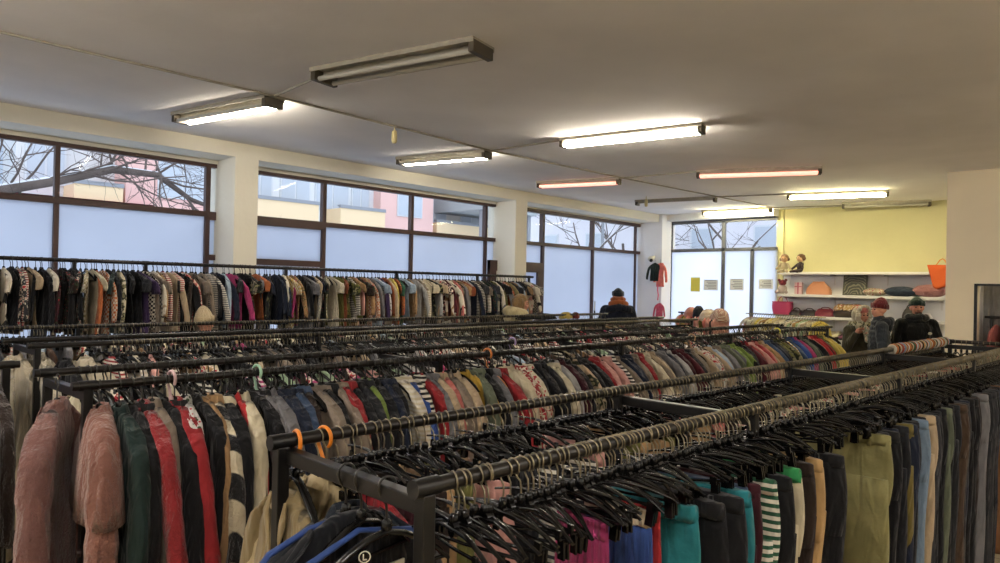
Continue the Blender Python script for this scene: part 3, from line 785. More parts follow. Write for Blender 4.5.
for i, (x, yaw) in enumerate(h2):
    if i < 2: continue
    if i < 105: hanger('clip', (x, line_pt(R2, x), RZ), yaw, 'black clip hanger on the second rail, %s hanger from the near end' % ordn(i + 1), 'clip hangers on the second rail', parts=i < 30, tilt=radians(HR.gauss(0, 5)))
    else: far_hanger('clip', (x, line_pt(R2, x), RZ), yaw)
# orange plastic hooks of the first two hangers, holding the khaki jacket and a black one
OH = MB(); P = []
for k in range(15):
    a = radians(-50 + 265 * k / 14); P.append((0, -.027 * cos(a), .027 * sin(a) - .006))
P += [(0, .012, -.04), (0, 0, -.06), (0, 0, -.08)]
OHM = OH.tube(P, .0052, 10, flat=.8).mesh('orange_hook', M['orange_plastic'], True)
OB = HBODY
hanger('coat', (.925, line_pt(R2, .925), RZ), radians(-12), 'hanger with orange hook at the very end of the second rail', None, hook=OHM, body=OB)
hanger('coat', (1.00, line_pt(R2, 1.0), RZ), radians(6), 'hanger with orange hook just behind the first such hook', None, hook=OHM, body=OB)
jacket((.925, line_pt(R2, .925) + .02, RZ - .03), radians(-12), '#8c7a56', 'khaki brown jacket hanging at the end of the second rail', None, 'plain', 1, scale=1.2)
jacket((1.0, line_pt(R2, 1.0), RZ - .02), radians(6), '#c2ae84', 'cream quilted jacket just behind the khaki jacket', None, 'plain', 4, scale=.9)
jacket((1.05, line_pt(R2, 1.05) - .1, RZ - .06), radians(10), '#8f1220', 'small dark red jacket low behind the front crossbar', None, 'plain', 6, scale=.7)

# things on the near crossbar: three hangers, one with a black and blue sports top
xc = .89
def cross_h(y, yaw, lab, wire=True): return hanger('clip' if wire else 'coat', (xc, y, RZ - .022), yaw, lab, 'hangers on the near crossbar')
cross_h(1.27, radians(84), 'black hanger on the near crossbar, closest to the second rail', False)
cross_h(1.215, radians(98), 'black coat hanger on the near crossbar holding the sports top', False)
lh = cross_h(1.13, radians(80), 'black hanger with round L size ring on the near crossbar, closest to front rail', False)
c = lin('#11131a')
sp = link('sports_top', TOPS[1], None, (xc - .02, 1.245, RZ - .012), radians(94), c, CL['plain']); sp.scale = (1.5, 1.05, 1.05)
jacket((xc + .02, 1.29, RZ - .03), radians(86), '#1c222c', 'dark navy jacket on the near crossbar behind the sports top', None, 'plain', 4, scale=.95)
tag(sp, 'black sports top with blue piping hanging from the near crossbar', 'top'); 
pm = plain('blue_piping', '#17346c', .8)
obj('piping', MB().tube([(.026, -.17, -.16), (.034, -.10, -.135), (.03, -.03, -.108), (.03, .05, -.112), (.032, .14, -.140), (.026, .18, -.17)], .0055, 8)
    .tube([(.026, -.17, -.16), (.03, -.18, -.28), (.034, -.175, -.4)], .005, 8).tube([(-.026, .17, -.16), (-.034, .10, -.135), (-.03, 0, -.108), (-.03, -.14, -.140), (-.026, -.18, -.17)], .0055, 8), pm, sp, True)
obj('size_patch', MB().box(-.034, -.031, -.12, -.08, -.215, -.195), M['white_plastic'], sp)
# round size ring marked L on the hanger arm
sr = obj('size_ring', MB().tube([(-.006, 0, 0), (.006, 0, 0)], .017, 22), M['plastic'], lh, True, loc=(-.016, .055, -.125), rotz=radians(-20)); sr.scale = (.75,) * 3
rg = [(-.0068, .0145 * cos(2 * pi * k / 24), .0145 * sin(2 * pi * k / 24)) for k in range(24)]
lt = MB().tube(rg, .0016, 6, closed=True).box(-.0085, -.006, .002, .0048, -.008, .008).box(-.0085, -.006, -.006, .0048, -.008, -.0052)
obj('size_letter', lt, M['white_plastic'], sr, True)

# --- colourful wrapped hangers on the far part of the second rail
rng = random.Random(41)
WR = ['#d8d0bc', '#c8742c', '#1c2a24', '#cfa050', '#c9c2b0', '#4a6a4a', '#b04a34', '#e0dcd0', '#8a9ab0', '#c9b070', '#a34428', '#d8d0bc'] or ['#c8742c', '#cfa050', '#c9c2b0', '#7a8a4a', '#b04a34', '#c88c4c', '#86a0a8', '#c9b070', '#a34428', '#d8d0bc', '#5d7d58', '#cf8440']
x = 5.45; k = 0
sl_names = ['cream', 'orange', 'black green', 'gold', 'oat white', 'green', 'brick red', 'white', 'grey blue', 'straw', 'rust', 'ivory']
while x < 6.82:
    y = line_pt(R2, x); rr = rng.uniform(.022, .030)
    P = [(0, rr * cos(a), rr * sin(a)) for a in np.linspace(0, 2 * pi, 14, endpoint=False)]
    P = [(0.004 * sin(3 * a_), p[1], p[2]) for a_, p in zip(np.linspace(0, 6.28, 14), P)]
    o = obj('scrunchie', MB().tube(P, rng.uniform(.010, .014), 8, closed=True), CL['plain'], None, True, loc=(x, y, RZ), rotz=radians(rng.uniform(-20, 20)), color=lin(WR[k % 12]), mat=CL['plain'])
    tag(o, '%s fabric hair band on the second rail, %s band counted away from the camera' % (sl_names[k % 12], ordn(k + 1)), 'hair band', 'fabric hair bands on the second rail')
    k += 1; x += rng.uniform(.021, .027)
NB = k
# a heap of pink hangers and straps beyond
for k in range(14):
    x = 4.5 + k * .09; y = 1.12 + rng.uniform(-.06, .06)
    c = rng.choice(['pink', 'salmon', 'maroon', 'rust', 'red'])
    skirt((x, y + .1, RZ - .03), radians(rng.uniform(-30, 30)), NAMES[c], uniq(c, '', 'camisole', 'the second rail'), 'camisoles between the front rails', rng.choice(['plain', 'flower', 'stripe']), k)

# --- rack 3 far rail, racks 4, 5: hangers crowd, garments below
def fill_rail(R, z, x0, x1, step, rname, group, pal, seed, every=2, hk='coat', yawd=12, kind='top', pats=('plain', 'plain', 'plain', 'stripe', 'flower', 'camo'), hstep=None, end='near end', typ='top', scale=(.9, 1.02)):
    rng = random.Random(seed); x = x0; step0 = step
    while x < x1:
        step = step0 * (1 if R is not RA or x < 3 else 1.25)
        y = line_pt(R, x); yaw = radians(rng.gauss(0, yawd)); c = rng.choice(pal); p = rng.choice(pats)
        if rng.random() < .06: yaw += radians(rng.choice([-38, 38]))
        top((x, y, z), yaw, NAMES[c], uniq(c, PATW[p], typ, rname, end), group, p, rng.randrange(8), scale=rng.uniform(*scale), cat=typ, name=typ)
        far_hanger(hk, (x, y, z), yaw); x += rng.uniform(.8, 1.2) * step
    if hstep:
        x = x0
        while x < x1:
            far_hanger(hk, (x, line_pt(R, x), z), radians(rng.gauss(0, 16))); x += hstep * rng.uniform(.7, 1.3)
MIX = ['black', 'black', 'navy', 'charcoal', 'taupe', 'cream', 'beige', 'pink', 'grey', 'white', 'maroon', 'tan', 'dark grey', 'magenta', 'pale blue', 'brown', 'red', 'pale green']
fill_rail(R3B, RZ, .95, 8.2, .12, 'the rail behind the coats', 'blouses on the rail behind the coats', MIX, 51, hstep=.032, typ='blouse')
fill_rail(R4, RZ, 1.5, 8.5, .11, 'the fourth rail', 'simple tops on the fourth rail', MIX, 52, hstep=.026, hk='clip', typ='topwear')  # simple tops, same shapes as on the window rail
fill_rail(R4B, RZ, 1.5, 8.5, .16, 'the fifth rail', 'shirts on the fifth rail', MIX, 53, hstep=.034, typ='shirt')
fill_rail(R5, RZ, -.3, 8.8, .075, 'the low rail', 'blouses on the low rail', MIX + ['cream', 'white', 'pale green'], 54, hstep=.03, typ='blouse', hk='clip')
# --- tall rack along the windows
WIN = ['black', 'charcoal', 'navy', 'dark grey', 'grey', 'beige', 'cream', 'taupe', 'dark brown', 'tan', 'charcoal', 'black', 'khaki', 'beige', 'dark teal', 'black', 'charcoal', 'cream', 'beige', 'navy', 'magenta', 'salmon', 'orange', 'red', 'taupe', 'grey', 'mustard', 'yellow', 'pink', 'maroon', 'purple', 'tan', 'dark grey', 'white', 'black', 'brown', 'burgundy', 'pale blue', 'olive', 'black', 'light grey', 'rust', 'green']
fill_rail(RA, ZA, .35, 8.0, .043, 'the tall window rail', 'tops on the tall window rail', WIN, 61, hstep=.09, yawd=17, typ='top', hk='coat', scale=(.84, .97), pats=('plain',) * 9 + ('stripe', 'flower', 'camo', 'dots', 'check', 'patch'))
# --- end rail, chrome rack, small rack
rng = random.Random(71)
for k in range(24): y = .34 + .04 * k; far_hanger('clip', (6.92, y, RZ), radians(90 + rng.uniform(-15, 15)))
def along(R, t): return (R[0][0] + (R[1][0] - R[0][0]) * t, R[0][1] + (R[1][1] - R[0][1]) * t)
BAB = ['cream', 'white', 'pink', 'yellow', 'white', 'pale green', 'light grey', 'cream', 'pale blue', 'beige', 'black', 'tan']
for k in range(30):
    x, y = along(RC, .04 + .92 * k / 29); c = rng.choice(BAB); p = rng.choice(['plain', 'plain', 'plain', 'stripe'])
    yw = radians(-19 + 90 - 90 + rng.uniform(-14, 14)) + math.atan2(RC[1][1] - RC[0][1], RC[1][0] - RC[0][0])
    top((x, y, RZ - .0), yw, NAMES[c], uniq(c, PATW[p], 'baby top', 'the thin chrome rack', 'window end'), 'baby tops on the chrome rack', p, rng.randrange(8), name='baby_top', cat='baby clothes', scale=.62)
    far_hanger('coat', (x, y, RZ), yw)
for k in range(16):
    x, y = along(RB, .04 + .92 * k / 15); c = rng.choice(['salmon', 'black', 'mustard', 'beige', 'pink', 'dark grey', 'red', 'olive'])
    yw = math.atan2(RB[1][1] - RB[0][1], RB[1][0] - RB[0][0]) + radians(rng.uniform(-12, 12))
    jacket((x, y, RZ + .02), yw, NAMES[c], uniq(c, '', 'jacket', 'the small back window rack', 'column end'), 'jackets on the small rack', 'plain', rng.randrange(7), parts=False)
# garments heaped over that rack
def drape(loc, w, d, h, hexc, label, mat='plain', yaw=0, seed=0, cat='garment'):
    rg_ = random.Random(seed); mb = MB(); R = []
    for t in np.linspace(0, 1, 9):
        ww = w * (1 - (1 - t) ** 2.4 * .9); rr = np.array([[0, 0, 0.]] * 26)
        a = np.arange(26) * 2 * pi / 26
        rr[:, 0] = (ww * np.cos(a)) * (1 + .07 * np.sin(3 * a + seed) + .04 * np.sin(7 * a)); rr[:, 1] = (d * (1 - (1 - t) ** 2 * .8)) * np.sin(a) * (1 + .07 * np.sin(4 * a + seed))
        rr[:, 2] = h * (1 - t ** 1.6) + .012 * np.sin(5 * a + 6 * t + seed); R.append(rr)
    mb.loft(R)
    o = obj('folded_garment', mb, CL[mat], None, True, loc=loc, rotz=yaw, color=lin(hexc), mat=CL[mat]); return tag(o, label, cat)
drape((11.82, 6.28, RZ - .15), .15, .12, .22, '#c47a64', 'salmon knitted garment heaped on the small rack', 'fuzzy', 1.2, 1)
drape((11.76, 6.1, RZ - .16), .15, .10, .26, '#22262e', 'dark garment heaped between salmon and patterned ones', 'plain', 1.2, 2)
drape((11.68, 5.86, RZ - .15), .19, .16, .20, '#b98e6a', 'beige patterned garment heaped on the small rack end', 'stripe', 1.2, 3)
drape((11.6, 5.62, RZ - .15), .17, .15, .22, '#9c5a4c', 'brick red garment at the end of the heap', 'check', 1.2, 4)

# hangers sticking up in colour on the far racks
def col_hanger(x, R, hexc, label):
    m = plain('hanger_plastic_' + hexc[1:], hexc, .35)
    P = [(0, -.03 * cos(a), .03 * sin(a)) for a in np.radians(np.linspace(-40, 210, 12))] + [(0, .01, -.045), (0, 0, -.08)]
    hanger('coat', (x, line_pt(R, x), RZ), radians(5), label, None, hook=MB().tube(P, .006, 8).mesh('hook_colour', m, True), body=coat_body().mesh('body_colour', m, True))
col_hanger(1.13, R3, '#b89a9c', 'dusty pink plastic hanger sticking up near the coat rack end')
col_hanger(1.48, R3, '#8fb49a', 'mint green plastic hanger sticking up over the coat rail')
col_hanger(2.86, R3, '#b46a2a', 'orange brown hanger sticking up in the middle coat rail')
col_hanger(3.62, R3B, '#9a86b4', 'lilac plastic hanger behind the coat rail')
col_hanger(5.2, R3, '#a07a5c', 'wooden brown hanger sticking up over dark coats')
col_hanger(6.9, R3, '#c8c04a', 'yellow plastic hanger near the far end of the coat rail')

# dark brown coats hanging past the fourth rack end, seen at the picture edge; long pale ones beside them
for k, (x, y, c, lab) in enumerate(((1.0, 4.62, '#a49a86', 'long pale beige coat hanging at the end of the fourth rail'), (1.16, 4.55, '#b5ab96', 'cream wool coat second from the end of the fourth rail'), (1.26, 4.53, '#16161a', 'long black coat third from the end of the fourth rail'), (1.12, 4.97, '#b9ad96', 'oat beige coat hanging at the end of the fifth rail'), (1.24, 4.97, '#8d8474', 'grey taupe coat second from the end of the fifth rail'), (1.36, 4.53, '#c4b9a0', 'pale cream coat fourth from the end of the fourth rail'))):
    jacket((x, y, RZ), radians(-8 + 6 * k), c, lab, None, 'fuzzy' if k < 2 else 'plain', (2, 5, 2, 5, 2, 5)[k], name='coat', cat='coat', scale=1.05)
rack('small dark rack of brown coats at the edge of view', [((.25, 3.62), (.8, 3.62))], [(.28, 3.62), (.78, 3.62)], [])
for k in range(7):
    c = ('dark brown', 'brown', 'rust', 'black', 'dark brown', 'brown', 'black')[k]
    jacket((.74 - .075 * k, 3.62, RZ), radians(rng.uniform(-12, 12)), NAMES[c], uniq(c, '', 'coat', 'the small edge rack', 'far end'), 'brown coats on the small edge rack', 'fuzzy', 2 + k, name='coat', cat='coat')
    hanger('coat', (.74 - .075 * k, 3.62, RZ), 0, 'black coat hanger on the small edge rack, %s from its far end' % ordn(k + 1), 'hangers on the small edge rack')

# merge the far hangers into one uncountable object
def flush_hangers():
    tpl = {}
    for kind, meshes in (('clip', (HOOK, CFAR)), ('coat', (HOOKB, HBODY))):
        Vs = []; Fs = []; ms = []; n = 0
        for mi, me in enumerate(meshes):
            v = np.empty(len(me.vertices) * 3); me.vertices.foreach_get('co', v); v = v.reshape(-1, 3)
            Vs.append(v); Fs += [tuple(i + n for i in p.vertices) for p in me.polygons]; ms += [(0 if mi == 1 else (1 if kind == 'clip' else 2))] * len(me.polygons); n += len(v)
        tpl[kind] = (np.concatenate(Vs), Fs, ms)
    V = []; F = []; mm = []; n = 0
    for kind, loc, yaw in hang_all:
        v, f, ms = tpl[kind]; c, s = cos(yaw), sin(yaw)
        w_ = v.copy(); w_[:, 0] = v[:, 0] * c - v[:, 1] * s + loc[0]; w_[:, 1] = v[:, 0] * s + v[:, 1] * c + loc[1]; w_[:, 2] += loc[2]
        V.append(w_); F += [tuple([i + n for i in q]) for q in f]; mm += ms; n += len(v)
    me = bpy.data.meshes.new('hanger_crowd'); me.from_pydata(np.concatenate(V).tolist(), [], F)
    for m in (M['plastic'], M['wire'], M['bwire']): me.materials.append(m)
    me.polygons.foreach_set('material_index', mm); me.polygons.foreach_set('use_smooth', [True] * len(F)); me.update()
    o = link('hanger_crowd', me); tag(o, 'black hangers crowded along the farther rails and the window rail', 'hangers', None, 'stuff')
    print('far hangers', len(hang_all), n)
flush_hangers()
#PART2
# ------------------------------------------------------------------ wall shelves and what lies on them
def Yp(px, X=12.27):
    t = (px - 500) / 709.2; return X * (.6832 - .7301 * t) / (.7302 + .6830 * t)
SH = [CAMZ + .335, CAMZ - .025, CAMZ - .385, CAMZ - .75, CAMZ - 1.12]
nm = ['top', 'second', 'third', 'fourth', 'lowest']
for z, n_ in zip(SH, nm):
    e = empty('wall_shelf', (12.10, 2.3, z), 0, '%s long white wall shelf under the yellow wall' % n_, 'shelf', 'white wall shelves')
    t = .028 if n_ == 'top' else .045
    bevel(obj('board', MB().box(0, .35, 0, 2.52, -t, 0), M['board'], e), .004)
    for y in (.15, .9, 1.7, 2.45):
        obj('bracket', MB().box(.05, .35, y - .012, y + .012, -t - .02, -t).box(.33, .35, y - .012, y + .012, -.2, -t), M['board'], e)
def pil(px, zi, w, h, d, hexc, label, mat='plain', cat='cushion', name='cushion', seed=0):
    mb = MB(); n = 32; R = []; a = np.arange(n) * 2 * pi / n
    for t in np.linspace(-1, 1, 15):
        q = max(.04, (1 - abs(t) ** 3) ** .5); c_, s_ = np.cos(a), np.sin(a)
        R.append(np.stack([d / 2 * q ** .35 * c_ * (1 - .1 * t * t), np.full(n, w / 2 * t) * (1 + .05 * np.abs(c_) ** 4), h / 2 + h / 2 * q * np.sign(s_) * np.abs(s_) ** 1.4 * (1 + .06 * np.sin(4 * t + seed + c_ * 3))], 1))
    mb.loft(R)
    o = obj(name, mb, CL[mat], None, True, loc=(12.28, Yp(px), SH[zi]), rotz=radians(random.Random(seed).uniform(-6, 6)), color=lin(hexc), mat=CL[mat]); tag(o, label, cat)
    return o
pil(875, 1, .34, .12, .26, '#c9b394', 'pastel patterned cushion right beside the dark picture', 'flower', seed=1)
pil(901, 1, .46, .15, .28, '#3a4658', 'dark slate blue cushion on the second shelf', seed=2)
pil(930, 1, .46, .19, .28, '#c98a8a', 'dusty pink cushion at the pillar end of the second shelf', 'fuzzy', seed=3)

def handbag(px, zi, w, h, d, hexc, label, handle=True, soft=.2, mat=None, name='handbag', cat='bag', hh=.12, X=12.27):
    mb = MB(); R = []; n = 28
    for t in np.linspace(0, 1, 9):
        a = np.arange(n) * 2 * pi / n; q = 1 - soft * t ** 2
        sx = np.sign(np.cos(a)) * np.abs(np.cos(a)) ** .6; sy = np.sign(np.sin(a)) * np.abs(np.sin(a)) ** .5
        bul = 1 + .12 * sin(pi * t)
        R.append(np.stack([d / 2 * sx * (1 - .5 * t * soft * 3) * bul, w / 2 * sy * q * bul, np.full(n, h * t) + .01 * np.sin(3 * a + px) * t], 1))
    m = mat or plain('leather_%d' % px, hexc, .5, bump=.3, bscale=25)
    e = obj(name, mb.loft(R), m, None, True, loc=(X, Yp(px, X), SH[zi])); tag(e, label, cat)
    if handle:
        P = [(.01, w * .28 * cos(a), h * .93 + hh * sin(a)) for a in np.linspace(pi, 0, 12)]
        obj('handle', MB().tube(P, .008, 8), m, e, True)
    obj('rim', MB().tube([(d / 2 * (1 - 1.5 * soft) * np.sign(cos(a)) * abs(cos(a)) ** .6, w / 2 * (1 - soft) * np.sign(sin(a)) * abs(sin(a)) ** .5, h) for a in np.linspace(0, 2 * pi, 24, endpoint=False)], .008, 6, closed=True), m, e, True)
    return e
handbag(819, 1, .38, .21, .24, '#c88a68', 'slouchy peach coloured bag on the second shelf', False, .55)
handbag(783, 2, .28, .22, .2, '#b03a66', 'magenta pink tote basket at the window end of the third shelf', True, -.12, hh=.11)
handbag(797, 2, .20, .08, .22, '#221f22', 'flat black handbag next to the magenta basket', True, .3, hh=.05)
handbag(810, 2, .24, .09, .22, '#2c2628', 'flat charcoal handbag before the maroon bag', True, .3, hh=.04)
handbag(826, 2, .30, .12, .24, '#742436', 'maroon oval handbag on the third shelf', True, .35, hh=.04)
handbag(848, 2, .36, .12, .26, '#3a2e28', 'dark brown bag under the golden scarf bundle', False, -.05)
handbag(866, 2, .15, .15, .16, '#17161a', 'small black pouch bag beside the golden bundle', True, .3, hh=.04)
handbag(912, 2, .24, .20, .2, '#2a2024', 'rounded dark brown bag behind the three shoppers', True, .5, hh=.05)
handbag(925, 2, .2, .10, .2, '#c6c4c8', 'small white bag near the pillar on the third shelf', False, .3)
for k, (px, c, w_) in enumerate(((842, '#b98a4a', .13), (850, '#caa36a', .14), (857, '#a9744a', .11))):
    drape((12.25, Yp(px, 12.25), SH[2] + .11), w_, .12, .1, c, ('golden ochre', 'light gold', 'bronze brown')[k] + ' scarf bundled on the dark brown bag', 'flower', 0, 30 + k, 'scarf')
# dolls on the top shelf
def doll(px, label, hair, dress, lean):
    z = SH[0]; e = empty('doll', (12.25, Yp(px, 12.25), z), radians(lean + 170), label, 'doll', 'dolls on the top shelf')
    b = MB(); b.ball((.0, 0, .10), (.055, .06, .09)); b.capsule((.02, .03, .04), (.14, .07, .02), .03, .022); b.capsule((.02, -.03, .04), (.14, -.07, .02), .03, .022)
    b.capsule((0, .05, .15), (.07, .11, .07), .022, .018); b.capsule((0, -.05, .15), (.07, -.11, .07), .022, .018)
    o = obj('body', b, CL['plain'], e, True, color=lin(dress), mat=CL['plain'])
    obj('head', MB().ball((0, 0, .245), (.062, .06, .065)).ball((.062, 0, .238), .012), plain('doll_skin', '#caa27e', .6), e, True)
    h = MB().ball((-.012, 0, .262), (.066, .07, .066))
    for k in range(9):
        a = 2 * pi * k / 9; h.ball((-.02 + .03 * cos(a), .06 * sin(a), .26 + .03 * cos(a * 2)), .028, 8, 6)
    obj('hair', h, CL['fuzzy'], e, True, color=lin(hair), mat=CL['fuzzy'])
    for s in (-1, 1): obj('eye', MB().ball((.058, s * .022, .252), .008, 8, 6), M['eye'], e, True)
    return e
doll(784, 'pale soft doll in a cream dress lying at the top shelf end', '#8c6a48', '#c9b89a', 20)
doll(800, 'soft doll in a dark dress sitting second on the top shelf', '#7a5632', '#4a3c40', -15)
# red and white toy, small pink box
e = empty('soft_toy', (12.25, Yp(783), SH[1]), radians(190), 'red and white soft toy at the end of the second shelf', 'soft toy')
obj('body', MB().ball((0, 0, .08), (.07, .08, .08)).capsule((.02, .05, .05), (.1, .08, .03), .03, .028).capsule((.02, -.05, .05), (.1, -.08, .03), .03, .028), CL['fuzzy'], e, True, color=lin('#c9b8b4'), mat=CL['fuzzy'])
obj('head', MB().ball((0, 0, .19), (.06, .065, .055)).ball((0, .055, .235), .025).ball((0, -.055, .235), .025), CL['fuzzy'], e, True, color=lin('#8c2634'), mat=CL['fuzzy'])
e = obj('gift_box', MB().box(-.04, .04, -.06, .06, 0, .2), plain('pale_pink_card', '#d6b4b8', .6), None, False, loc=(12.27, Yp(799), SH[1])); tag(bevel(e, .004), 'pale pink upright box between the toy and the peach bag', 'box')
obj('ribbon', MB().box(-.043, -.040, -.01, .012, 0, .2).box(-.043, -.040, -.06, .06, .12, .135), plain('rose_ribbon', '#b0566a', .6), e)
# dark picture leaning
e = empty('framed_picture', (12.25, Yp(855), SH[1]), 0, 'dark framed picture with pale scrolls leaning on the second shelf', 'picture'); e.rotation_euler = (0, radians(10), 0)
f = MB().box(-.012, .012, -.18, .18, 0, .02).box(-.012, .012, -.18, .18, .31, .33).box(-.012, .012, -.18, -.16, .02, .31).box(-.012, .012, .16, .18, .02, .31)
bevel(obj('frame', f, plain('dark_olive_frame', '#3c3a2e', .5), e), .002)
def pic_mat():
    m, nt, b = newmat('scroll_print'); tc = N(nt, 'ShaderNodeTexCoord'); w_ = N(nt, 'ShaderNodeTexWave'); w_.wave_type = 'RINGS'; w_.inputs['Scale'].default_value = 7; w_.inputs['Distortion'].default_value = 9
    nt.links.new(tc.outputs['Object'], w_.inputs['Vector']); nt.links.new(ramp2(nt, w_.outputs['Fac'], .55, .7, lin('#34342e'), lin('#6e6b5a')), b.inputs['Base Color']); return m
obj('print', MB().box(-.004, .008, -.16, .16, .02, .31), pic_mat(), e)
# orange bag hanging from the top shelf end, seen beside the pillar
e = empty('orange_bag', (12.06, Yp(943, 12.06) + .02, SH[0] + .1), 0, 'bright orange bag hanging beside the pillar edge', 'bag')
mb = MB(); R = []
for t in np.linspace(0, 1, 8): R.append(np.stack([.05 * np.sin(np.arange(24) * 2 * pi / 24) * (.4 + t), (.11 + .08 * (1 - t)) * np.cos(np.arange(24) * 2 * pi / 24), np.full(24, -.32 * t) + .02 * np.cos(np.arange(24) * .8)], 1))
obj('bag_body', mb.loft(R), plain('orange_fabric', '#cc5a22', .8, bump=.4, bscale=14), e, True)
obj('strap', MB().tube([(0, -.08, 0), (.03, -.03, .09), (.06, .0, .11), (.03, .03, .09), (0, .08, 0)], .008), M['orange_plastic'], e, True)
# shoes on the fourth shelf
def shoe(px, zi, hexc, label, sole='#2a2220', yaw=180, heel=.02, sc_=1., X=12.24):
    mb = MB(); R = []; n = 18
    prof = [(-.125, .02, .025), (-.115, .032, .075), (-.08, .036, .085), (-.03, .036, .07), (.02, .040, .055), (.07, .043, .045), (.11, .034, .035), (.135, .014, .02)]
    for x_, w_, h_ in prof:
        a = np.arange(n) * 2 * pi / n
        R.append(np.stack([np.full(n, x_), w_ * np.cos(a), np.maximum(0, h_ / 2 + h_ / 2 * np.sin(a)) + heel], 1))
    m = plain('shoe_%d_%d' % (px, yaw), hexc, .45)
    e = obj('shoe', mb.loft(R), m, None, True, loc=(X, Yp(px, X), SH[zi]), rotz=radians(yaw)); e.scale = (sc_,) * 3; tag(e, label, 'shoe')
    s_ = MB().loft([np.stack([np.array([-.125, -.1, -.03, .05, .11, .14, .11, .05, -.03, -.1]), np.array([0, .033, .032, .042, .034, 0, -.034, -.042, -.032, -.033]), np.full(10, z)], 1) for z in (0, heel + .008)])
    obj('sole', s_, plain('sole_%d_%d' % (px, yaw), sole, .6), e)
    obj('opening', MB().tube([(-.065 + .04 * cos(a), .022 * sin(a), heel + .078) for a in np.linspace(0, 2 * pi, 16, endpoint=False)], .005, 6, closed=True), m, e, True)
for k, (px, c, l) in enumerate(((811, '#2a1c1c', 'dark brown shoe at the window end of the shoe shelf'), (816, '#30201e', 'brown shoe second on the shoe shelf'), (821, '#1b1a1c', 'black shoe third on the shoe shelf'), (826, '#3c2428', 'wine brown shoe just before the pale pair'),
        (832, '#d0c4a8', 'cream shoe, window side one of the pale pair'), (838, '#d6ccb4', 'cream shoe, pillar side one of the pale pair'), (844, '#5a2440', 'purple shoe just beyond the pale pair'), (849, '#7a1e34', 'dark red shoe second after the pale pair'), (854, '#641c34', 'wine red shoe nearest the woman in the hood'))):
    shoe(px, 3, c, l, yaw=180 + (-8 + 5 * (k % 4)), heel=.02 if k not in (4, 5) else .03, sc_=1.15)
for k, (px, c) in enumerate(((806, 'cream'), (812, 'salmon'), (818, 'white'), (825, 'pale blue'), (831, 'beige'))):
    drape((12.18, Yp(px, 12.18), SH[4] + .02), .13, .13, .16, NAMES[c], '%s folded garment heaped on the lowest shelf' % c, ('plain', 'flower')[k % 2], 0, 60 + k)
# coral and black clothes hung on the corner column
def hangtop(loc, hexc, label, yaw, sc_, v): 
    o = jacket(loc, yaw, hexc, label, None, 'plain', v, scale=sc_, name='blouse', cat='blouse'); hanger('coat', loc, yaw, 'black hanger of the %s' % label.split(' hung')[0], None).scale = (sc_,) * 3
hangtop((11.93, 6.99, CAMZ + .56), '#ff7862', 'coral pink blouse hung on the corner column', radians(-20), .60, 0)
hangtop((11.90, 7.09, CAMZ + .55), '#1c2a2c', 'black blouse hung behind the coral one on the corner column', radians(20), .5, 1)
hangtop((11.93, 7.0, CAMZ - .22), '#e0506c', 'small raspberry pink top hung low on the corner column', radians(-5), .42, 3)
o = obj('ribbon', MB().tube([(0, 0, 0), (.004, .01, -.1), (0, -.01, -.2), (0, 0, -.3)], .012, 8), plain('pink_ribbon', '#d6607c', .8), None, True, loc=(11.9, 7.02, CAMZ + .1)); tag(o, 'pink ribbon dangling below the coral blouse', 'ribbon')
# items by the pillar cubicle
e = empty('cubicle_curtain', (10.4, 1.1, 0), 0, 'pale grey curtain inside the doorway in the beige pillar wall', 'curtain')
mb = MB(); P = []; n = 60; vz = (.1, 2.2)
V = [(-.05 + .03 * sin(k * .9), -.6 + 1.1 * k / n, z) for z in vz for k in range(n + 1)] + [(-.04 + .03 * sin(k * .9), -.6 + 1.1 * k / n, z) for z in vz for k in range(n + 1)]
F = [(k, k + 1, n + 2 + k, n + 1 + k) for k in range(n)]; o2 = 2 * (n + 1); F += [(o2 + k, o2 + n + 1 + k, o2 + n + 2 + k, o2 + k + 1) for k in range(n)]
mb.add(V, F); obj('cloth', mb, CL['plain'], e, True, color=lin('#a9a8aa'), mat=CL['plain'])
obj('curtain_rod', MB().tube([(-.045, -.65, 2.2), (-.045, .5, 2.2)], .012), M['wire'], e, True)
rack('small rack of red clothes inside the doorway beside the pillar', [((9.98, 1.5), (9.98, .6))], [(9.98, 1.46), (9.98, .64)], [], z=1.56)
for k, c in enumerate(('salmon', 'red', 'white', 'red', 'black', 'magenta', 'dark grey', 'red')):
    top((9.98, 1.42 - .08 * k, 1.56), radians(90 + (-8, 6, 12)[k % 3]), NAMES[c], uniq(c, '', 'top', 'the small doorway rack', 'pillar edge'), 'tops on the doorway rack', 'plain', k)
o = jacket((9.95, 1.02, 2.02), radians(70), '#101114', 'black coat hanging high in the doorway beside the pillar', None, 'plain', 3, scale=.75, name='coat', cat='coat')
# little white sign on the low rail
e = empty('price_sign', (8.62, 6.14, RZ + .02), radians(130), 'small white card sign clipped on the low rail', 'sign')
bevel(obj('card', MB().box(-.004, .004, -.09, .09, .03, .17), M['white_plastic'], e), .002); obj('clip', MB().box(-.01, .01, -.02, .02, -.02, .04), M['steel'], e)
# dark flat garment laid along the low rail, yellow and red one beside it
drape((7.35, 6.16, RZ - .05), .42, .05, .07, '#1a1b1f', 'black garment laid over the low rail behind the blonde woman', 'plain', 0, 81)
drape((7.95, 6.15, RZ - .05), .15, .05, .08, '#cbb45c', 'yellow garment laid over the low rail', 'plain', 0, 82)
drape((8.16, 6.14, RZ - .05), .08, .05, .075, '#6c2a24', 'dark red garment laid beside the yellow one', 'plain', 0, 83)

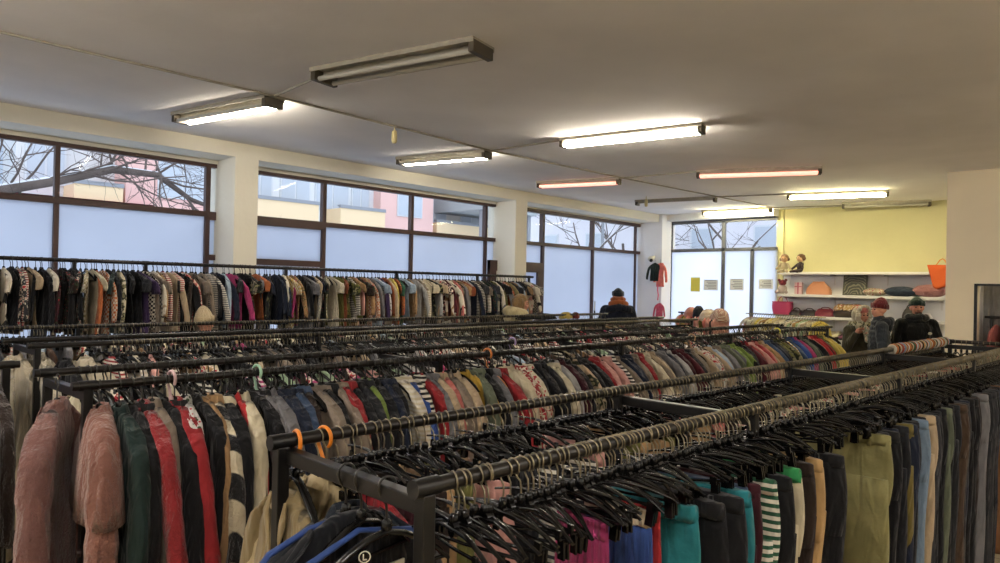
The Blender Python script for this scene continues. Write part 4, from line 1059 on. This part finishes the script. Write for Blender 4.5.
# ------------------------------------------------------------------ people
def remesh(o, vox, smooth=4):
    m = o.modifiers.new('skin', 'REMESH'); m.mode = 'VOXEL'; m.voxel_size = vox; m.use_smooth_shade = True
    if smooth:
        s_ = o.modifiers.new('soft', 'SMOOTH'); s_.factor = .5; s_.iterations = smooth
    return o
def person(loc, heading, H, label, coat, trous='#1c1e26', armL=None, armR=None, puffer=False, headyaw=0., skin=M['skin'], coatlen=.62, fuzzy=False, bulk=1.0):
    s = H / 1.76
    root = empty('person', (loc[0], loc[1], 0), heading, label, 'person'); root.scale = (s, s, s)
    b = MB()
    armL = armL or ((-.02, .27, 1.14), (.06, .27, .90)); armR = armR or ((-.02, -.27, 1.14), (.06, -.27, .90))
    b.ball((0, 0, .98), (.12, .165, .13)); b.ball((0, 0, 1.15), (.11, .145, .17)); b.ball((0, 0, 1.32), (.12, .175, .15))
    b.capsule((-.01, -.15, 1.43), (-.01, .15, 1.43), .06, .06); b.capsule((-.015, 0, 1.44), (.0, 0, 1.56), .06, .054)
    for sg in (-1, 1):
        b.capsule((0, sg * .09, .95), (.01, sg * .10, .50), .09, .058); b.capsule((.01, sg * .10, .50), (-.01, sg * .10, .09), .055, .038)
        b.capsule((-.05, sg * .10, .035), (.14, sg * .115, .03), .035, .032)
    hy = headyaw; ch, sh_ = cos(hy), sin(hy)
    def hr(p): return (p[0] * ch - p[1] * sh_, p[0] * sh_ + p[1] * ch, p[2])
    RM = np.array([[ch, -sh_, 0], [sh_, ch, 0], [0, 0, 1]])
    def hb(c, r, mb=b, n=14, m=10): mb.ball(hr(c), r, n, m, rot=RM)
    hb((-.008, 0, 1.665), (.094, .077, .094)); hb((.018, 0, 1.60), (.070, .062, .078)); hb((.048, 0, 1.555), (.028, .032, .022))
    hb((.088, 0, 1.612), (.018, .014, .024)); hb((.078, 0, 1.642), (.016, .011, .032)); hb((.074, 0, 1.672), (.018, .05, .012))
    hb((.076, 0, 1.577), (.014, .027, .012))
    for sg in (-1, 1): hb((-.005, sg * .078, 1.625), (.020, .010, .032)); hb((.055, sg * .038, 1.61), (.03, .025, .026))
    for arm, sg in ((armL, 1), (armR, -1)):
        sho = (-.01, sg * .19, 1.42); el, wr = [np.array(q, float) for q in arm]
        b.capsule(sho, el, .052, .042); b.capsule(el, wr, .040, .027)
        d = (wr - el) / np.linalg.norm(wr - el); side = np.cross(d, (1, 0, 0) if abs(d[0]) < .8 else (0, 0, 1)); side /= np.linalg.norm(side); nrm = np.cross(side, d)
        pc = wr + d * .055; b.capsule(wr + d * .02, pc + d * .02 + side * .012, .026, .028); b.capsule(wr + d * .02, pc + d * .02 - side * .012, .026, .028)
        for k, fl in enumerate((.062, .072, .068, .052)):
            o_ = side * (.030 - .02 * k); base = pc + d * .035 + o_; mid = base + d * fl * .5 + nrm * .012; tip = mid + d * fl * .4 + nrm * .03
            b.capsule(base, mid, .0095, .0088, 8); b.capsule(mid, tip, .0088, .0075, 8)
        tb = wr + d * .03 + side * .028; tm = tb + side * .03 + d * .03; b.capsule(tb, tm, .012, .011, 8); b.capsule(tm, tm + d * .03 + nrm * .012, .0105, .009, 8)
    remesh(obj('body', b, skin, root, True), .0095, 3)
    # eyes and mouth
    for sg in (-1, 1):
        obj('eye', MB().ball(hr((.078, sg * .031, 1.638)), (.010, .013, .008), 10, 8, rot=RM), M['eye'], root, True)
        obj('eyebrow', MB().tube([hr((.088, sg * .016, 1.662)), hr((.088, sg * .034, 1.667)), hr((.078, sg * .052, 1.660))], .004, 6), M['bark'], root, True)
    obj('mouth', MB().ball(hr((.087, 0, 1.578)), (.007, .022, .006), 10, 8, rot=RM), M['lip'], root, True)
    # coat
    c = MB(); k_ = 1.0 * bulk
    zl = 1.40 - coatlen
    if puffer:
        z = 1.46; 
        while z > zl:
            t = (1.46 - z) / (1.46 - zl); w_ = (.165 + .055 * min(1, t * 5)) * k_; c.ball((-.005, 0, z), (.145 * k_ * (.75 + .25 * min(1, t * 4)), w_, .050), 24, 8); z -= .062
        c.ball((0, 0, 1.2), (.125, .19, .26))
    else:
        c.ball((0, 0, 1.30), (.155 * k_, .215 * k_, .19)); c.ball((0, 0, 1.12), (.15 * k_, .20 * k_, .2)); c.capsule((0, -.06, 1.1), (0, -.07, zl + .12), .14 * k_, .15 * k_); c.capsule((0, .06, 1.1), (0, .07, zl + .12), .14 * k_, .15 * k_)
        c.capsule((-.01, -.155, 1.415), (-.01, .155, 1.415), .078 * k_, .078 * k_)
    for arm, sg in ((armL, 1), (armR, -1)):
        sho = np.array((-.01, sg * .19, 1.41)); el, wr = [np.array(q, float) for q in arm]
        if puffer:
            for a_, b_, r0, r1 in ((sho, el, .085, .072), (el, wr, .070, .055)):
                L = np.linalg.norm(b_ - a_); n = max(3, int(L / .055))
                for q in range(n + 1):
                    p = a_ + (b_ - a_) * q / n; c.ball(p, r0 + (r1 - r0) * q / n, 14, 10)
        else:
            c.capsule(sho, el, .082 * k_, .068 * k_); c.capsule(el, wr, .066 * k_, .05 * k_)
    c.capsule((-.02, -.03, 1.47), (-.02, .03, 1.47), .085, .085); c.capsule((-.01, 0, 1.46), (-.004, 0, 1.505), .088, .078)
    m = CL['fuzzy'] if fuzzy else CL['plain']
    co = remesh(obj('coat', c, m, root, True, color=lin(coat), mat=m), .013, 3)
    t = MB().ball((0, 0, .96), (.135, .18, .14))
    for sg in (-1, 1): t.capsule((0, sg * .09, .95), (.01, sg * .10, .50), .105, .075); t.capsule((.01, sg * .10, .5), (-.01, sg * .10, .10), .073, .06)
    remesh(obj('trousers', t, CL['plain'], root, True, color=lin(trous), mat=CL['plain']), .015, 2)
    for sg in (-1, 1):
        sh = MB().capsule((-.055, sg * .10, .05), (.15, sg * .118, .042), .048, .04).capsule((-.04, sg * .10, .06), (-.02, sg * .10, .16), .05, .052)
        remesh(obj('boot', sh, plain('boot_leather', '#1c1614', .5), root, True), .012, 2)
    return root, hr, RM
def beanie(root, hr, RM, hexc, h=.15, brimcol=None, pom=False, tall=0.):
    mb = MB(); R = []; n = 40; a = np.arange(n) * 2 * pi / n
    for t in np.linspace(0, 1, 12):
        q = cos(t * pi / 2) ** .55 if t < 1 else .05
        z = 1.665 + .002 + (h + tall) * t; ridge = 1 + .018 * np.sin(a * 20)
        P = np.stack([-.008 + .106 * q * np.cos(a) * ridge - .02 * t, .090 * q * np.sin(a) * ridge, np.full(n, z) - .012 * np.cos(a) * (1 - t) * -1], 1); R.append(P @ RM.T)
    R = [R[0] * np.array([.97, .97, 1])] + R
    o = obj('beanie', mb.loft(R[::-1]), CL['fuzzy'], root, True, color=lin(hexc), mat=CL['fuzzy'])
    R = []
    for (k_, dz) in ((1.0, -.02), (1.07, -.018), (1.09, .015), (1.05, .045), (.98, .048)):
        P = np.stack([-.008 + .106 * k_ * np.cos(a) * (1 + .02 * np.sin(a * 20)), .090 * k_ * np.sin(a) * (1 + .02 * np.sin(a * 20)), np.full(n, 1.672 + dz) + .012 * np.cos(a)], 1); R.append(P @ RM.T)
    obj('brim', MB().loft(R[::-1], cap0=False, cap1=False), CL['fuzzy'], o, True, color=lin(brimcol or hexc), mat=CL['fuzzy'])
    if pom: obj('pompom', MB().ball(hr((-.03, 0, 1.665 + h + tall + .03)), .04), CL['fuzzy'], o, True, color=lin(hexc), mat=CL['fuzzy'])
    return o
def collar_ring(root, hexc, r=.11, rad=.035, z=1.50, name='scarf', mat='fuzzy', wob=.01, tilt=0., x0=-.01, seed=0, n=28):
    P = []; rg_ = random.Random(seed)
    for k in range(n):
        a = 2 * pi * k / n; P.append((x0 + r * cos(a), r * 1.08 * sin(a), z + tilt * cos(a) + rg_.uniform(-wob, wob)))
    o = obj(name, MB().tube(P, [rad * rg_.uniform(.85, 1.15) for _ in P], 12, closed=True), CL[mat], root, True, color=lin(hexc), mat=CL[mat]); return o
# man in dark green beanie
root, hr, RM = person((10.72, 2.40), radians(214), 1.76, 'man in a dark green beanie and black coat, moustached, facing the camera', '#15161a', headyaw=radians(-8), armL=((.06, .26, 1.15), (.2, .14, 1.02)), bulk=1.0)
beanie(root, hr, RM, '#1f3a30', .115, '#16302a')
collar_ring(root, '#1a1c22', .10, .045, 1.50, 'collar')
obj('beard', MB().ball(hr((.070, 0, 1.562)), (.022, .045, .022), 14, 10, rot=RM).ball(hr((.092, 0, 1.592)), (.008, .030, .008), 12, 8, rot=RM), CL['fuzzy'], root, True, color=lin('#5c3a2c'), mat=CL['fuzzy'])
obj('badge', MB().ball((.16, .10, 1.30), (.012, .025, .02)), M['white_plastic'], root, True)
# person in red beanie and grey puffer
root, hr, RM = person((10.12, 2.70), radians(112), 1.72, 'person in a red beanie and slate grey puffer jacket, turned to the hooded woman', '#3a4048', puffer=True, headyaw=radians(22))
beanie(root, hr, RM, '#7c1420', .12, '#6c101c', tall=.02)
mb = MB()
for k in range(9):
    a = radians(-100 + 200 * k / 8); mb.ball((-.05 - .085 * cos(a), .13 * sin(a), 1.47 + .02 * cos(a)), (.055, .055, .06))
mb.ball((-.11, 0, 1.42), (.06, .13, .09)); remesh(obj('hood', mb, CL['plain'], root, True, color=lin('#33383f'), mat=CL['plain']), .013, 3)
# woman in a pale fur hood
root, hr, RM = person((10.50, 3.02), radians(232), 1.62, 'woman in a pink hat and pale fur hood, one hand raised', '#3c3a2c', headyaw=radians(6), armR=((.05, -.27, 1.16), (.18, -.22, 1.36)), armL=((.0, .26, 1.13), (.16, .18, .98)), bulk=1.05)
mb = MB(); rg_ = random.Random(5)
for k in range(26):
    a = 2 * pi * k / 26; mb.ball(hr((.045 + rg_.uniform(-.01, .01), .108 * sin(a), 1.635 + .125 * cos(a))), rg_.uniform(.030, .040), 8, 6)
obj('fur_trim', mb, CL['fuzzy'], root, True, color=lin('#cfc6b2'), mat=CL['fuzzy'])
mb = MB().ball(hr((-.04, 0, 1.64)), (.115, .115, .14)); obj('hood', mb, CL['fuzzy'], root, True, color=lin('#b9b29c'), mat=CL['fuzzy'])
obj('pink_hat', MB().ball(hr((.0, 0, 1.71)), (.098, .086, .075), 20, 12), CL['fuzzy'], root, True, color=lin('#c8706c'), mat=CL['fuzzy'])
collar_ring(root, '#b9b59e', .12, .055, 1.49, 'scarf', mat='camo', seed=3)
obj('scarf_end', MB().capsule((.13, .04, 1.46), (.17, .06, 1.2), .05, .045).capsule((.12, -.03, 1.46), (.16, -.02, 1.28), .05, .04), CL['flower'], root, True, color=lin('#a8ae9c'), mat=CL['flower'])
# person by the windows seen from behind
root, hr, RM = person((9.8, 6.52), radians(42), 1.80, 'person seen from behind by the windows, dark jacket with orange hood lining', '#1a2030', bulk=1.15)
beanie(root, hr, RM, '#232a30', .11)
mb = MB()
for k in range(7):
    a = radians(-75 + 150 * k / 6); mb.ball((-.05 - .085 * cos(a), .12 * sin(a), 1.545 - .02 * abs(a)), (.045, .05, .05))
remesh(obj('hood_lining', mb, CL['plain'], root, True, color=lin('#b4622e'), mat=CL['plain']), .012, 3)
mb = MB()
for k in range(9):
    a = radians(-85 + 170 * k / 8); mb.ball((-.08 - .09 * cos(a), .17 * sin(a), 1.47 - .03 * abs(a)), (.06, .07, .06))
remesh(obj('hood', mb, CL['plain'], root, True, color=lin('#1a2030'), mat=CL['plain']), .013, 3)
collar_ring(root, '#a85c30', .080, .036, 1.585, 'hood_edge', mat='plain')
# blonde woman in fluffy cream coat
root, hr, RM = person((7.40, 6.50), radians(-30), 1.68, 'blonde woman in a fluffy cream coat bending over the low rail', '#cfbf94', fuzzy=True, bulk=1.12, headyaw=radians(-25), armL=((.1, .28, 1.16), (.3, .2, 1.1)), armR=((.1, -.28, 1.16), (.28, -.1, 1.1)))
mb = MB(); rg_ = random.Random(9)
mb.ball(hr((-.02, 0, 1.70)), (.108, .095, .088), 20, 14)
for k in range(30):
    a = radians(60 + 240 * k / 29); x0, y0 = .10 * cos(a) - .02, .092 * sin(a)
    P = [hr((x0 * (1 + .1 * sin(3 * t + k)), y0 * (1 + .12 * sin(4 * t + k)), 1.72 - .26 * t)) for t in np.linspace(0, 1, 7)]
    mb.tube(P, [.016, .02, .022, .02, .018, .014, .006], 6)
obj('hair', mb, CL['fuzzy'], root, True, color=lin('#8f7048'), mat=CL['fuzzy'])
mb = MB()
for k in range(11):
    a = radians(-110 + 220 * k / 10); mb.ball((-.08 - .13 * cos(a), .18 * sin(a), 1.50 + .03 * cos(a)), (.085, .085, .085))
mb.ball((-.17, 0, 1.46), (.10, .19, .13)); remesh(obj('fluffy_hood', mb, CL['fuzzy'], root, True, color=lin('#d6c696'), mat=CL['fuzzy']), .014, 2)
# shopper whose knitted hat shows over the low rail
root, hr, RM = person((2.98, 6.58), radians(20), 1.50, 'shopper in a cream knitted hat between the low rail and window rail', '#6a6258', bulk=.95)
beanie(root, hr, RM, '#cfbc98', .17, '#c9b48e')

# ------------------------------------------------------------------ the street outside
struct('ground', B(-30, 90, 7.8, 60, -.3, -.15), M['snow'])
struct('pavement', B(13.5, 90, -40, 7.8, -.3, -.15), M['snow'])
struct('road', B(-30, 90, 13.5, 18, -.15, -.13), plain('wet_asphalt', '#6c6e74', .7, noise=.3, nscale=.5))
FAC = {}
def bwin(mb_root, x, z, w_, h_, y=0.):
    f = MB().box(x - w_ / 2 - .06, x + w_ / 2 + .06, y - .05, y, z - .06, z + h_ + .06)
    o = obj('window', f, FAC['frame'], mb_root)
    obj('pane', MB().box(x - w_ / 2, x - .04, y - .065, y - .05, z, z + h_).box(x + .04, x + w_ / 2, y - .065, y - .05, z, z + h_), FAC['pane'], o)
FAC['frame'] = plain('pale_window_trim', '#c8ccd0', .6); FAC['pane'] = plain('street_window_glass', '#b4bcc6', .15); FAC['yel'] = plain('yellow_balcony', '#e8cfa8', .8); FAC['rail'] = plain('grey_rail', '#8c9096', .5)
def building(label, x0, x1, y, h, hexc, wins, balc, roof='#e4e8ee', depth=9, bx=None, yellow='yel'):
    e = empty('apartment_building', (x0, y, -.15), 0, label, 'building', 'street buildings across from the windows')
    obj('wall', MB().box(0, x1 - x0, 0, depth, 0, h), plain('render_' + hexc[1:], hexc, .9, noise=.06, nscale=.6), e)
    obj('roof', MB().box(.0, x1 - x0, -.4, depth, h, h + .3), plain('roof_' + hexc[1:], roof, .8), e)
    for (x, z, w_, h_) in wins: bwin(e, x - x0, z, w_, h_)
    for (xa, xb, z) in balc:
        o = obj('balcony', MB().box(xa - x0, xb - x0, -1.1, 0, z - .15, z).box(xa - x0, xb - x0, -1.1, -1.04, z, z + .8).box(xa - x0 + .01, xa - x0 + .07, -1.039, -.001, z + .001, z + .795).box(xb - x0 - .07, xb - x0 - .01, -1.039, -.001, z + .001, z + .795), FAC[yellow], e)
        obj('handrail', MB().box(xa - x0 - .02, xb - x0 + .02, -1.14, -1.0, z + .8, z + .86).box(xa - x0 - .02, xb - x0 + .02, -1.13, -.9, z + .86, z + .93), FAC['rail'], o)
    return e
def floors(x0, x1, step, w_, zs=(1.2, 4.6, 8.0), h_=1.4): 
    return [(x0 + step * (k + .5), z, w_, h_) for z in zs for k in range(int((x1 - x0) / step))]
building('pale blue grey block behind the tree, first beyond the windows', -14, 5.6, 27, 11, '#bcc6d2', floors(-14, 5.6, 2.4, 1.3), [(-6, -3, 4.2)])
building('pale block with a long yellow balcony behind the branches', 5.6, 8.4, 25.5, 11, '#d2d2d2', [(6.4, 1.2, 1.1, 1.4), (6.4, 4.9, 1, 1.3), (7.7, 8, 1.1, 1.4)], [(6.9, 8.3, 4.05)])
building('salmon pink house with pale double windows', 8.4, 12.4, 24.5, 10, '#e2b8b0', [(10.2, 4.75, 1.5, 1.15), (10.2, 1.3, 1.4, 1.4), (10.2, 8, 1.4, 1.3)], [])
building('whitish apartment block with yellow balconies', 12.4, 18.6, 25, 12, '#dadcde', [(13.3, 4.75, .9, 1.6), (14.8, 4.9, 1.2, 1.3), (16.5, 4.9, 1.5, 1.3), (17.9, 4.9, .8, 1.3), (13.5, 1.2, 1.2, 1.5), (16.5, 1.2, 1.5, 1.5), (14.8, 8, 1.2, 1.3), (17, 8, 1.2, 1.3)], [(12.5, 15.2, 4.15), (16.2, 18.4, 4.15)])
building('narrow salmon pink house beside the white block', 18.6, 21.6, 24.5, 12, '#e2bab2', [(20.2, 5.0, 1.3, 1.2), (20.2, 1.3, 1.3, 1.4), (20.2, 8.3, 1.3, 1.3)], [])
building('far pale cream block with a deep grey eave', 21.6, 28.5, 26, 12, '#dad6ce', [(23, 4.8, 1.4, 1.4), (25.5, 4.8, 1.4, 1.4)], [(22.2, 27.4, 4.1)])
e = empty('awning', (5.2, 24.2, 3.95), 0, 'crimson awning strip behind the bare branches', 'awning')
obj('fascia', MB().box(0, 4.0, 0, .08, .0, .28).box(0, 4.0, 0, 1.2, .22, .28), plain('crimson_fascia', '#b85a70', .7), e)
obj('bracket', MB().box(.4, .48, .06, 1.3, -.4, .0).box(3.4, 3.48, .06, 1.3, -.4, .0), FAC['rail'], e)
e = empty('roof_canopy', (22.9, 22.6, 5.2), 0, 'flat grey canopy projecting over the far pale block', 'canopy')
obj('slab', MB().box(0, 3.8, 0, 3.4, .1, 1.0), plain('grey_concrete', '#a2a8aa', .9), e); 
for k in range(2): obj('support', MB().box(.2 + 3.2 * k, .4 + 3.2 * k, .2, .4, -5.35, .1), FAC['rail'], e)
building('pale snowy building far down the street', 40, 62, 40, 9, '#b9c0cc', floors(40, 62, 4, 1.6, (1.2, 4.6)), [])
e = empty('hanging_sign', (31.5, 22, 5.55), radians(-25), 'peach coloured shop board seen high through the far window', 'sign')
obj('panel', MB().box(-.9, .9, -.05, .05, 0, .5), plain('peach_board', '#d9b08c', .7), e); obj('support', MB().box(-.06, .06, -.06, .06, -5.7, 0), FAC['rail'], e)
e2 = empty('apartment_building', (38, -6, -.15), 0, 'long pale block opposite the back window', 'building', 'street buildings across from the windows')
obj('wall', MB().box(0, 9, 0, 40, 0, 7.3), plain('render_opp', '#d6d4da', .9, noise=.06, nscale=.6), e2)
obj('roof', MB().box(-.4, 9, -.3, 40.3, 7.3, 7.6), M['snow'], e2)
for k in range(10):
    f = MB().box(-.05, 0, 2 + 3.8 * k, 3.5 + 3.8 * k, 4.2, 5.6); o = obj('window', f, FAC['frame'], e2); obj('pane', MB().box(-.07, -.05, 2.1 + 3.8 * k, 3.4 + 3.8 * k, 4.3, 5.5), FAC['pane'], o)
# bare trees
def tree(x, y, h, label, seed, lean=0., spread=1., thick=.14, depth=5):
    rg_ = random.Random(seed); e = empty('bare_tree', (x, y, -.15), 0, label, 'tree', 'bare winter trees in the street')
    tr = MB(); br = MB(); sn = MB()
    def grow(p, d, L, r, lev):
        P = [p]; q = p.copy(); dd = d.copy()
        for k in range(4):
            dd = dd + np.array([rg_.gauss(0, .10), rg_.gauss(0, .10), rg_.gauss(.02, .07)]); dd /= np.linalg.norm(dd); q = q + dd * L / 4; P.append(q.copy())
        rr = np.linspace(r, r * .62, 5)
        (tr if lev == 0 else br).tube(P, rr, 8 if lev < 2 else 5)
        if 1 <= lev <= 3 and abs(dd[2]) < .75: sn.tube([p_ + np.array([0, 0, r * .75]) for p_ in P], rr * .55, 5)
        if lev >= depth: return
        for k in range(rg_.choice((2, 3, 3)) + (1 if lev == 0 else 0)):
            i = rg_.choice((2, 3, 4)); ax = np.array([rg_.gauss(0, 1), rg_.gauss(0, 1), rg_.gauss(.25, .5)]); nd = dd + ax / np.linalg.norm(ax) * rg_.uniform(.55, .95) * spread; nd /= np.linalg.norm(nd)
            grow(P[i], nd, L * rg_.uniform(.6, .82), r * rg_.uniform(.45, .66), lev + 1)
    grow(np.array([0., 0, 0]), np.array([lean, 0, 1.]) / np.linalg.norm([lean, 0, 1.]), h * .42, thick, 0)
    obj('trunk', tr, M['bark'], e, True); obj('branches', br, M['bark'], e, True); obj('snow_cap', sn, M['snow'], e, True)
    return e
# the large near tree: a thick limb reaching across the first bay
e = empty('bare_tree', (-.5, 14.0, -.15), 0, 'large bare tree whose thick limb crosses the first window bay', 'tree', 'bare winter trees in the street')
tr = MB().tube([(0, 0, 0), (.1, 0, 1.2), (.6, 0, 2.1), (1.6, 0, 2.7)], [.26, .20, .16, .12], 14); obj('trunk', tr, M['bark'], e, True)
rg_ = random.Random(3); br = MB(); sn = MB()
limb = [(1.6, 0, 2.7), (3.1, .1, 3.28), (4.2, 0, 3.62), (5.1, .1, 3.95), (5.9, .1, 3.95), (6.6, .2, 3.55), (7.4, .2, 3.35)]
br.tube(limb, [.12, .09, .08, .075, .06, .045, .02], 10); sn.tube([(p[0], p[1], p[2] + .07 - .008 * i) for i, p in enumerate(limb[:5])], [.07, .055, .05, .045, .03], 6)
def twig(p, d, L, r, lev):
    P = [np.array(p, float)]; dd = np.array(d, float); dd /= np.linalg.norm(dd)
    for k in range(4):
        dd = dd + np.array([rg_.gauss(0, .14), rg_.gauss(0, .14), rg_.gauss(0, .14)]); dd /= np.linalg.norm(dd); P.append(P[-1] + dd * L / 4)
    br.tube(P, np.linspace(r, r * .45, 5), 5)
    if lev < 3:
        for k in range(3): twig(P[rg_.choice((1, 2, 3, 4))], dd + np.array([rg_.gauss(0, .7), rg_.gauss(0, .4), rg_.gauss(0, .7)]), L * .65, r * .55, lev + 1)
for i, p in enumerate(limb[:-1]):
    for k in range(5):
        q = np.array(p) + (np.array(limb[i + 1]) - np.array(p)) * rg_.random()
        twig(q, (rg_.uniform(-.2, 1), rg_.gauss(0, .4), rg_.choice((-1, 1, 1)) * rg_.uniform(.3, 1)), rg_.uniform(.8, 1.7), .024, 0)
obj('branches', br, M['bark'], e, True); obj('snow_cap', sn, M['snow'], e, True)
tree(2.2, 16.0, 7.5, 'slender bare tree beyond the first window bay', 12, .1, 1.1, .07)
tree(30, 22, 10, 'bare tree seen through the third window bay', 14, .05, 1.1, .11)
tree(35, 23, 11, 'second bare tree seen through the third window bay', 15, .0, 1.1, .12)
tree(31, 14.5, 10, 'bare tree outside the back window', 16, .0, 1.1, .09)
tree(34, 10.5, 9, 'farther bare tree outside the back window', 17, .0, 1.2, .08)

# ------------------------------------------------------------------ daylight
wd = bpy.data.worlds.new('overcast_sky'); SC.world = wd; wd.use_nodes = True
nt = wd.node_tree; bg = nt.nodes['Background']
tc = N(nt, 'ShaderNodeTexCoord'); sp_ = N(nt, 'ShaderNodeSeparateXYZ'); nt.links.new(tc.outputs['Generated'], sp_.inputs[0])
nt.links.new(ramp2(nt, sp_.outputs[2], 0, .8, lin('#dfe8f4'), lin('#d3dfef')), bg.inputs[0]); bg.inputs[1].default_value = SKY = 1.75
def portal(x, y, z, w_, h_, rot):
    l = bpy.data.lights.new('window_portal', 'AREA'); l.shape = 'RECTANGLE'; l.size = w_; l.size_y = h_; l.cycles.is_portal = True
    o = bpy.data.objects.new('window_portal', l); COL.objects.link(o); o.location = (x, y, z); o.rotation_euler = rot
for x0, x1 in ((-3, 3.5), (3.76, 7.9), (8.16, 12.2)):
    portal((x0 + x1) / 2, YG + .1, (zT + zTop) / 2, x1 - x0, zTop - zT, (radians(-90), 0, 0))
portal(XB + .1, 6.0, (zb + zt2) / 2, .54, 2.1, (0, radians(90), 0))

# ------------------------------------------------------------------ camera
cam = bpy.data.cameras.new('camera'); co = bpy.data.objects.new('camera', cam); COL.objects.link(co)
r = Vector((0.68301267, -0.73011333, 0.02069338)); u = Vector((-0.01927548, 0.01030393, 0.99976111)); Fv = Vector((0.73015214, 0.68324838, 0.00703557))
co.matrix_world = Matrix(((r.x, u.x, -Fv.x, 0), (r.y, u.y, -Fv.y, 0), (r.z, u.z, -Fv.z, CAMZ), (0, 0, 0, 1)))
cam.sensor_width = 36; cam.lens = 709.2 / 1000 * 36; cam.clip_start = .02; cam.clip_end = 300
SC.camera = co
vs = SC.view_settings; vs.view_transform = 'Standard'; vs.look = 'None'; vs.gamma = 1; vs.use_curve_mapping = False; vs.exposure = .6
SC.cycles.max_bounces = 8; SC.cycles.diffuse_bounces = 5; SC.cycles.glossy_bounces = 3; SC.cycles.transparent_max_bounces = 12; SC.cycles.sample_clamp_indirect = 6
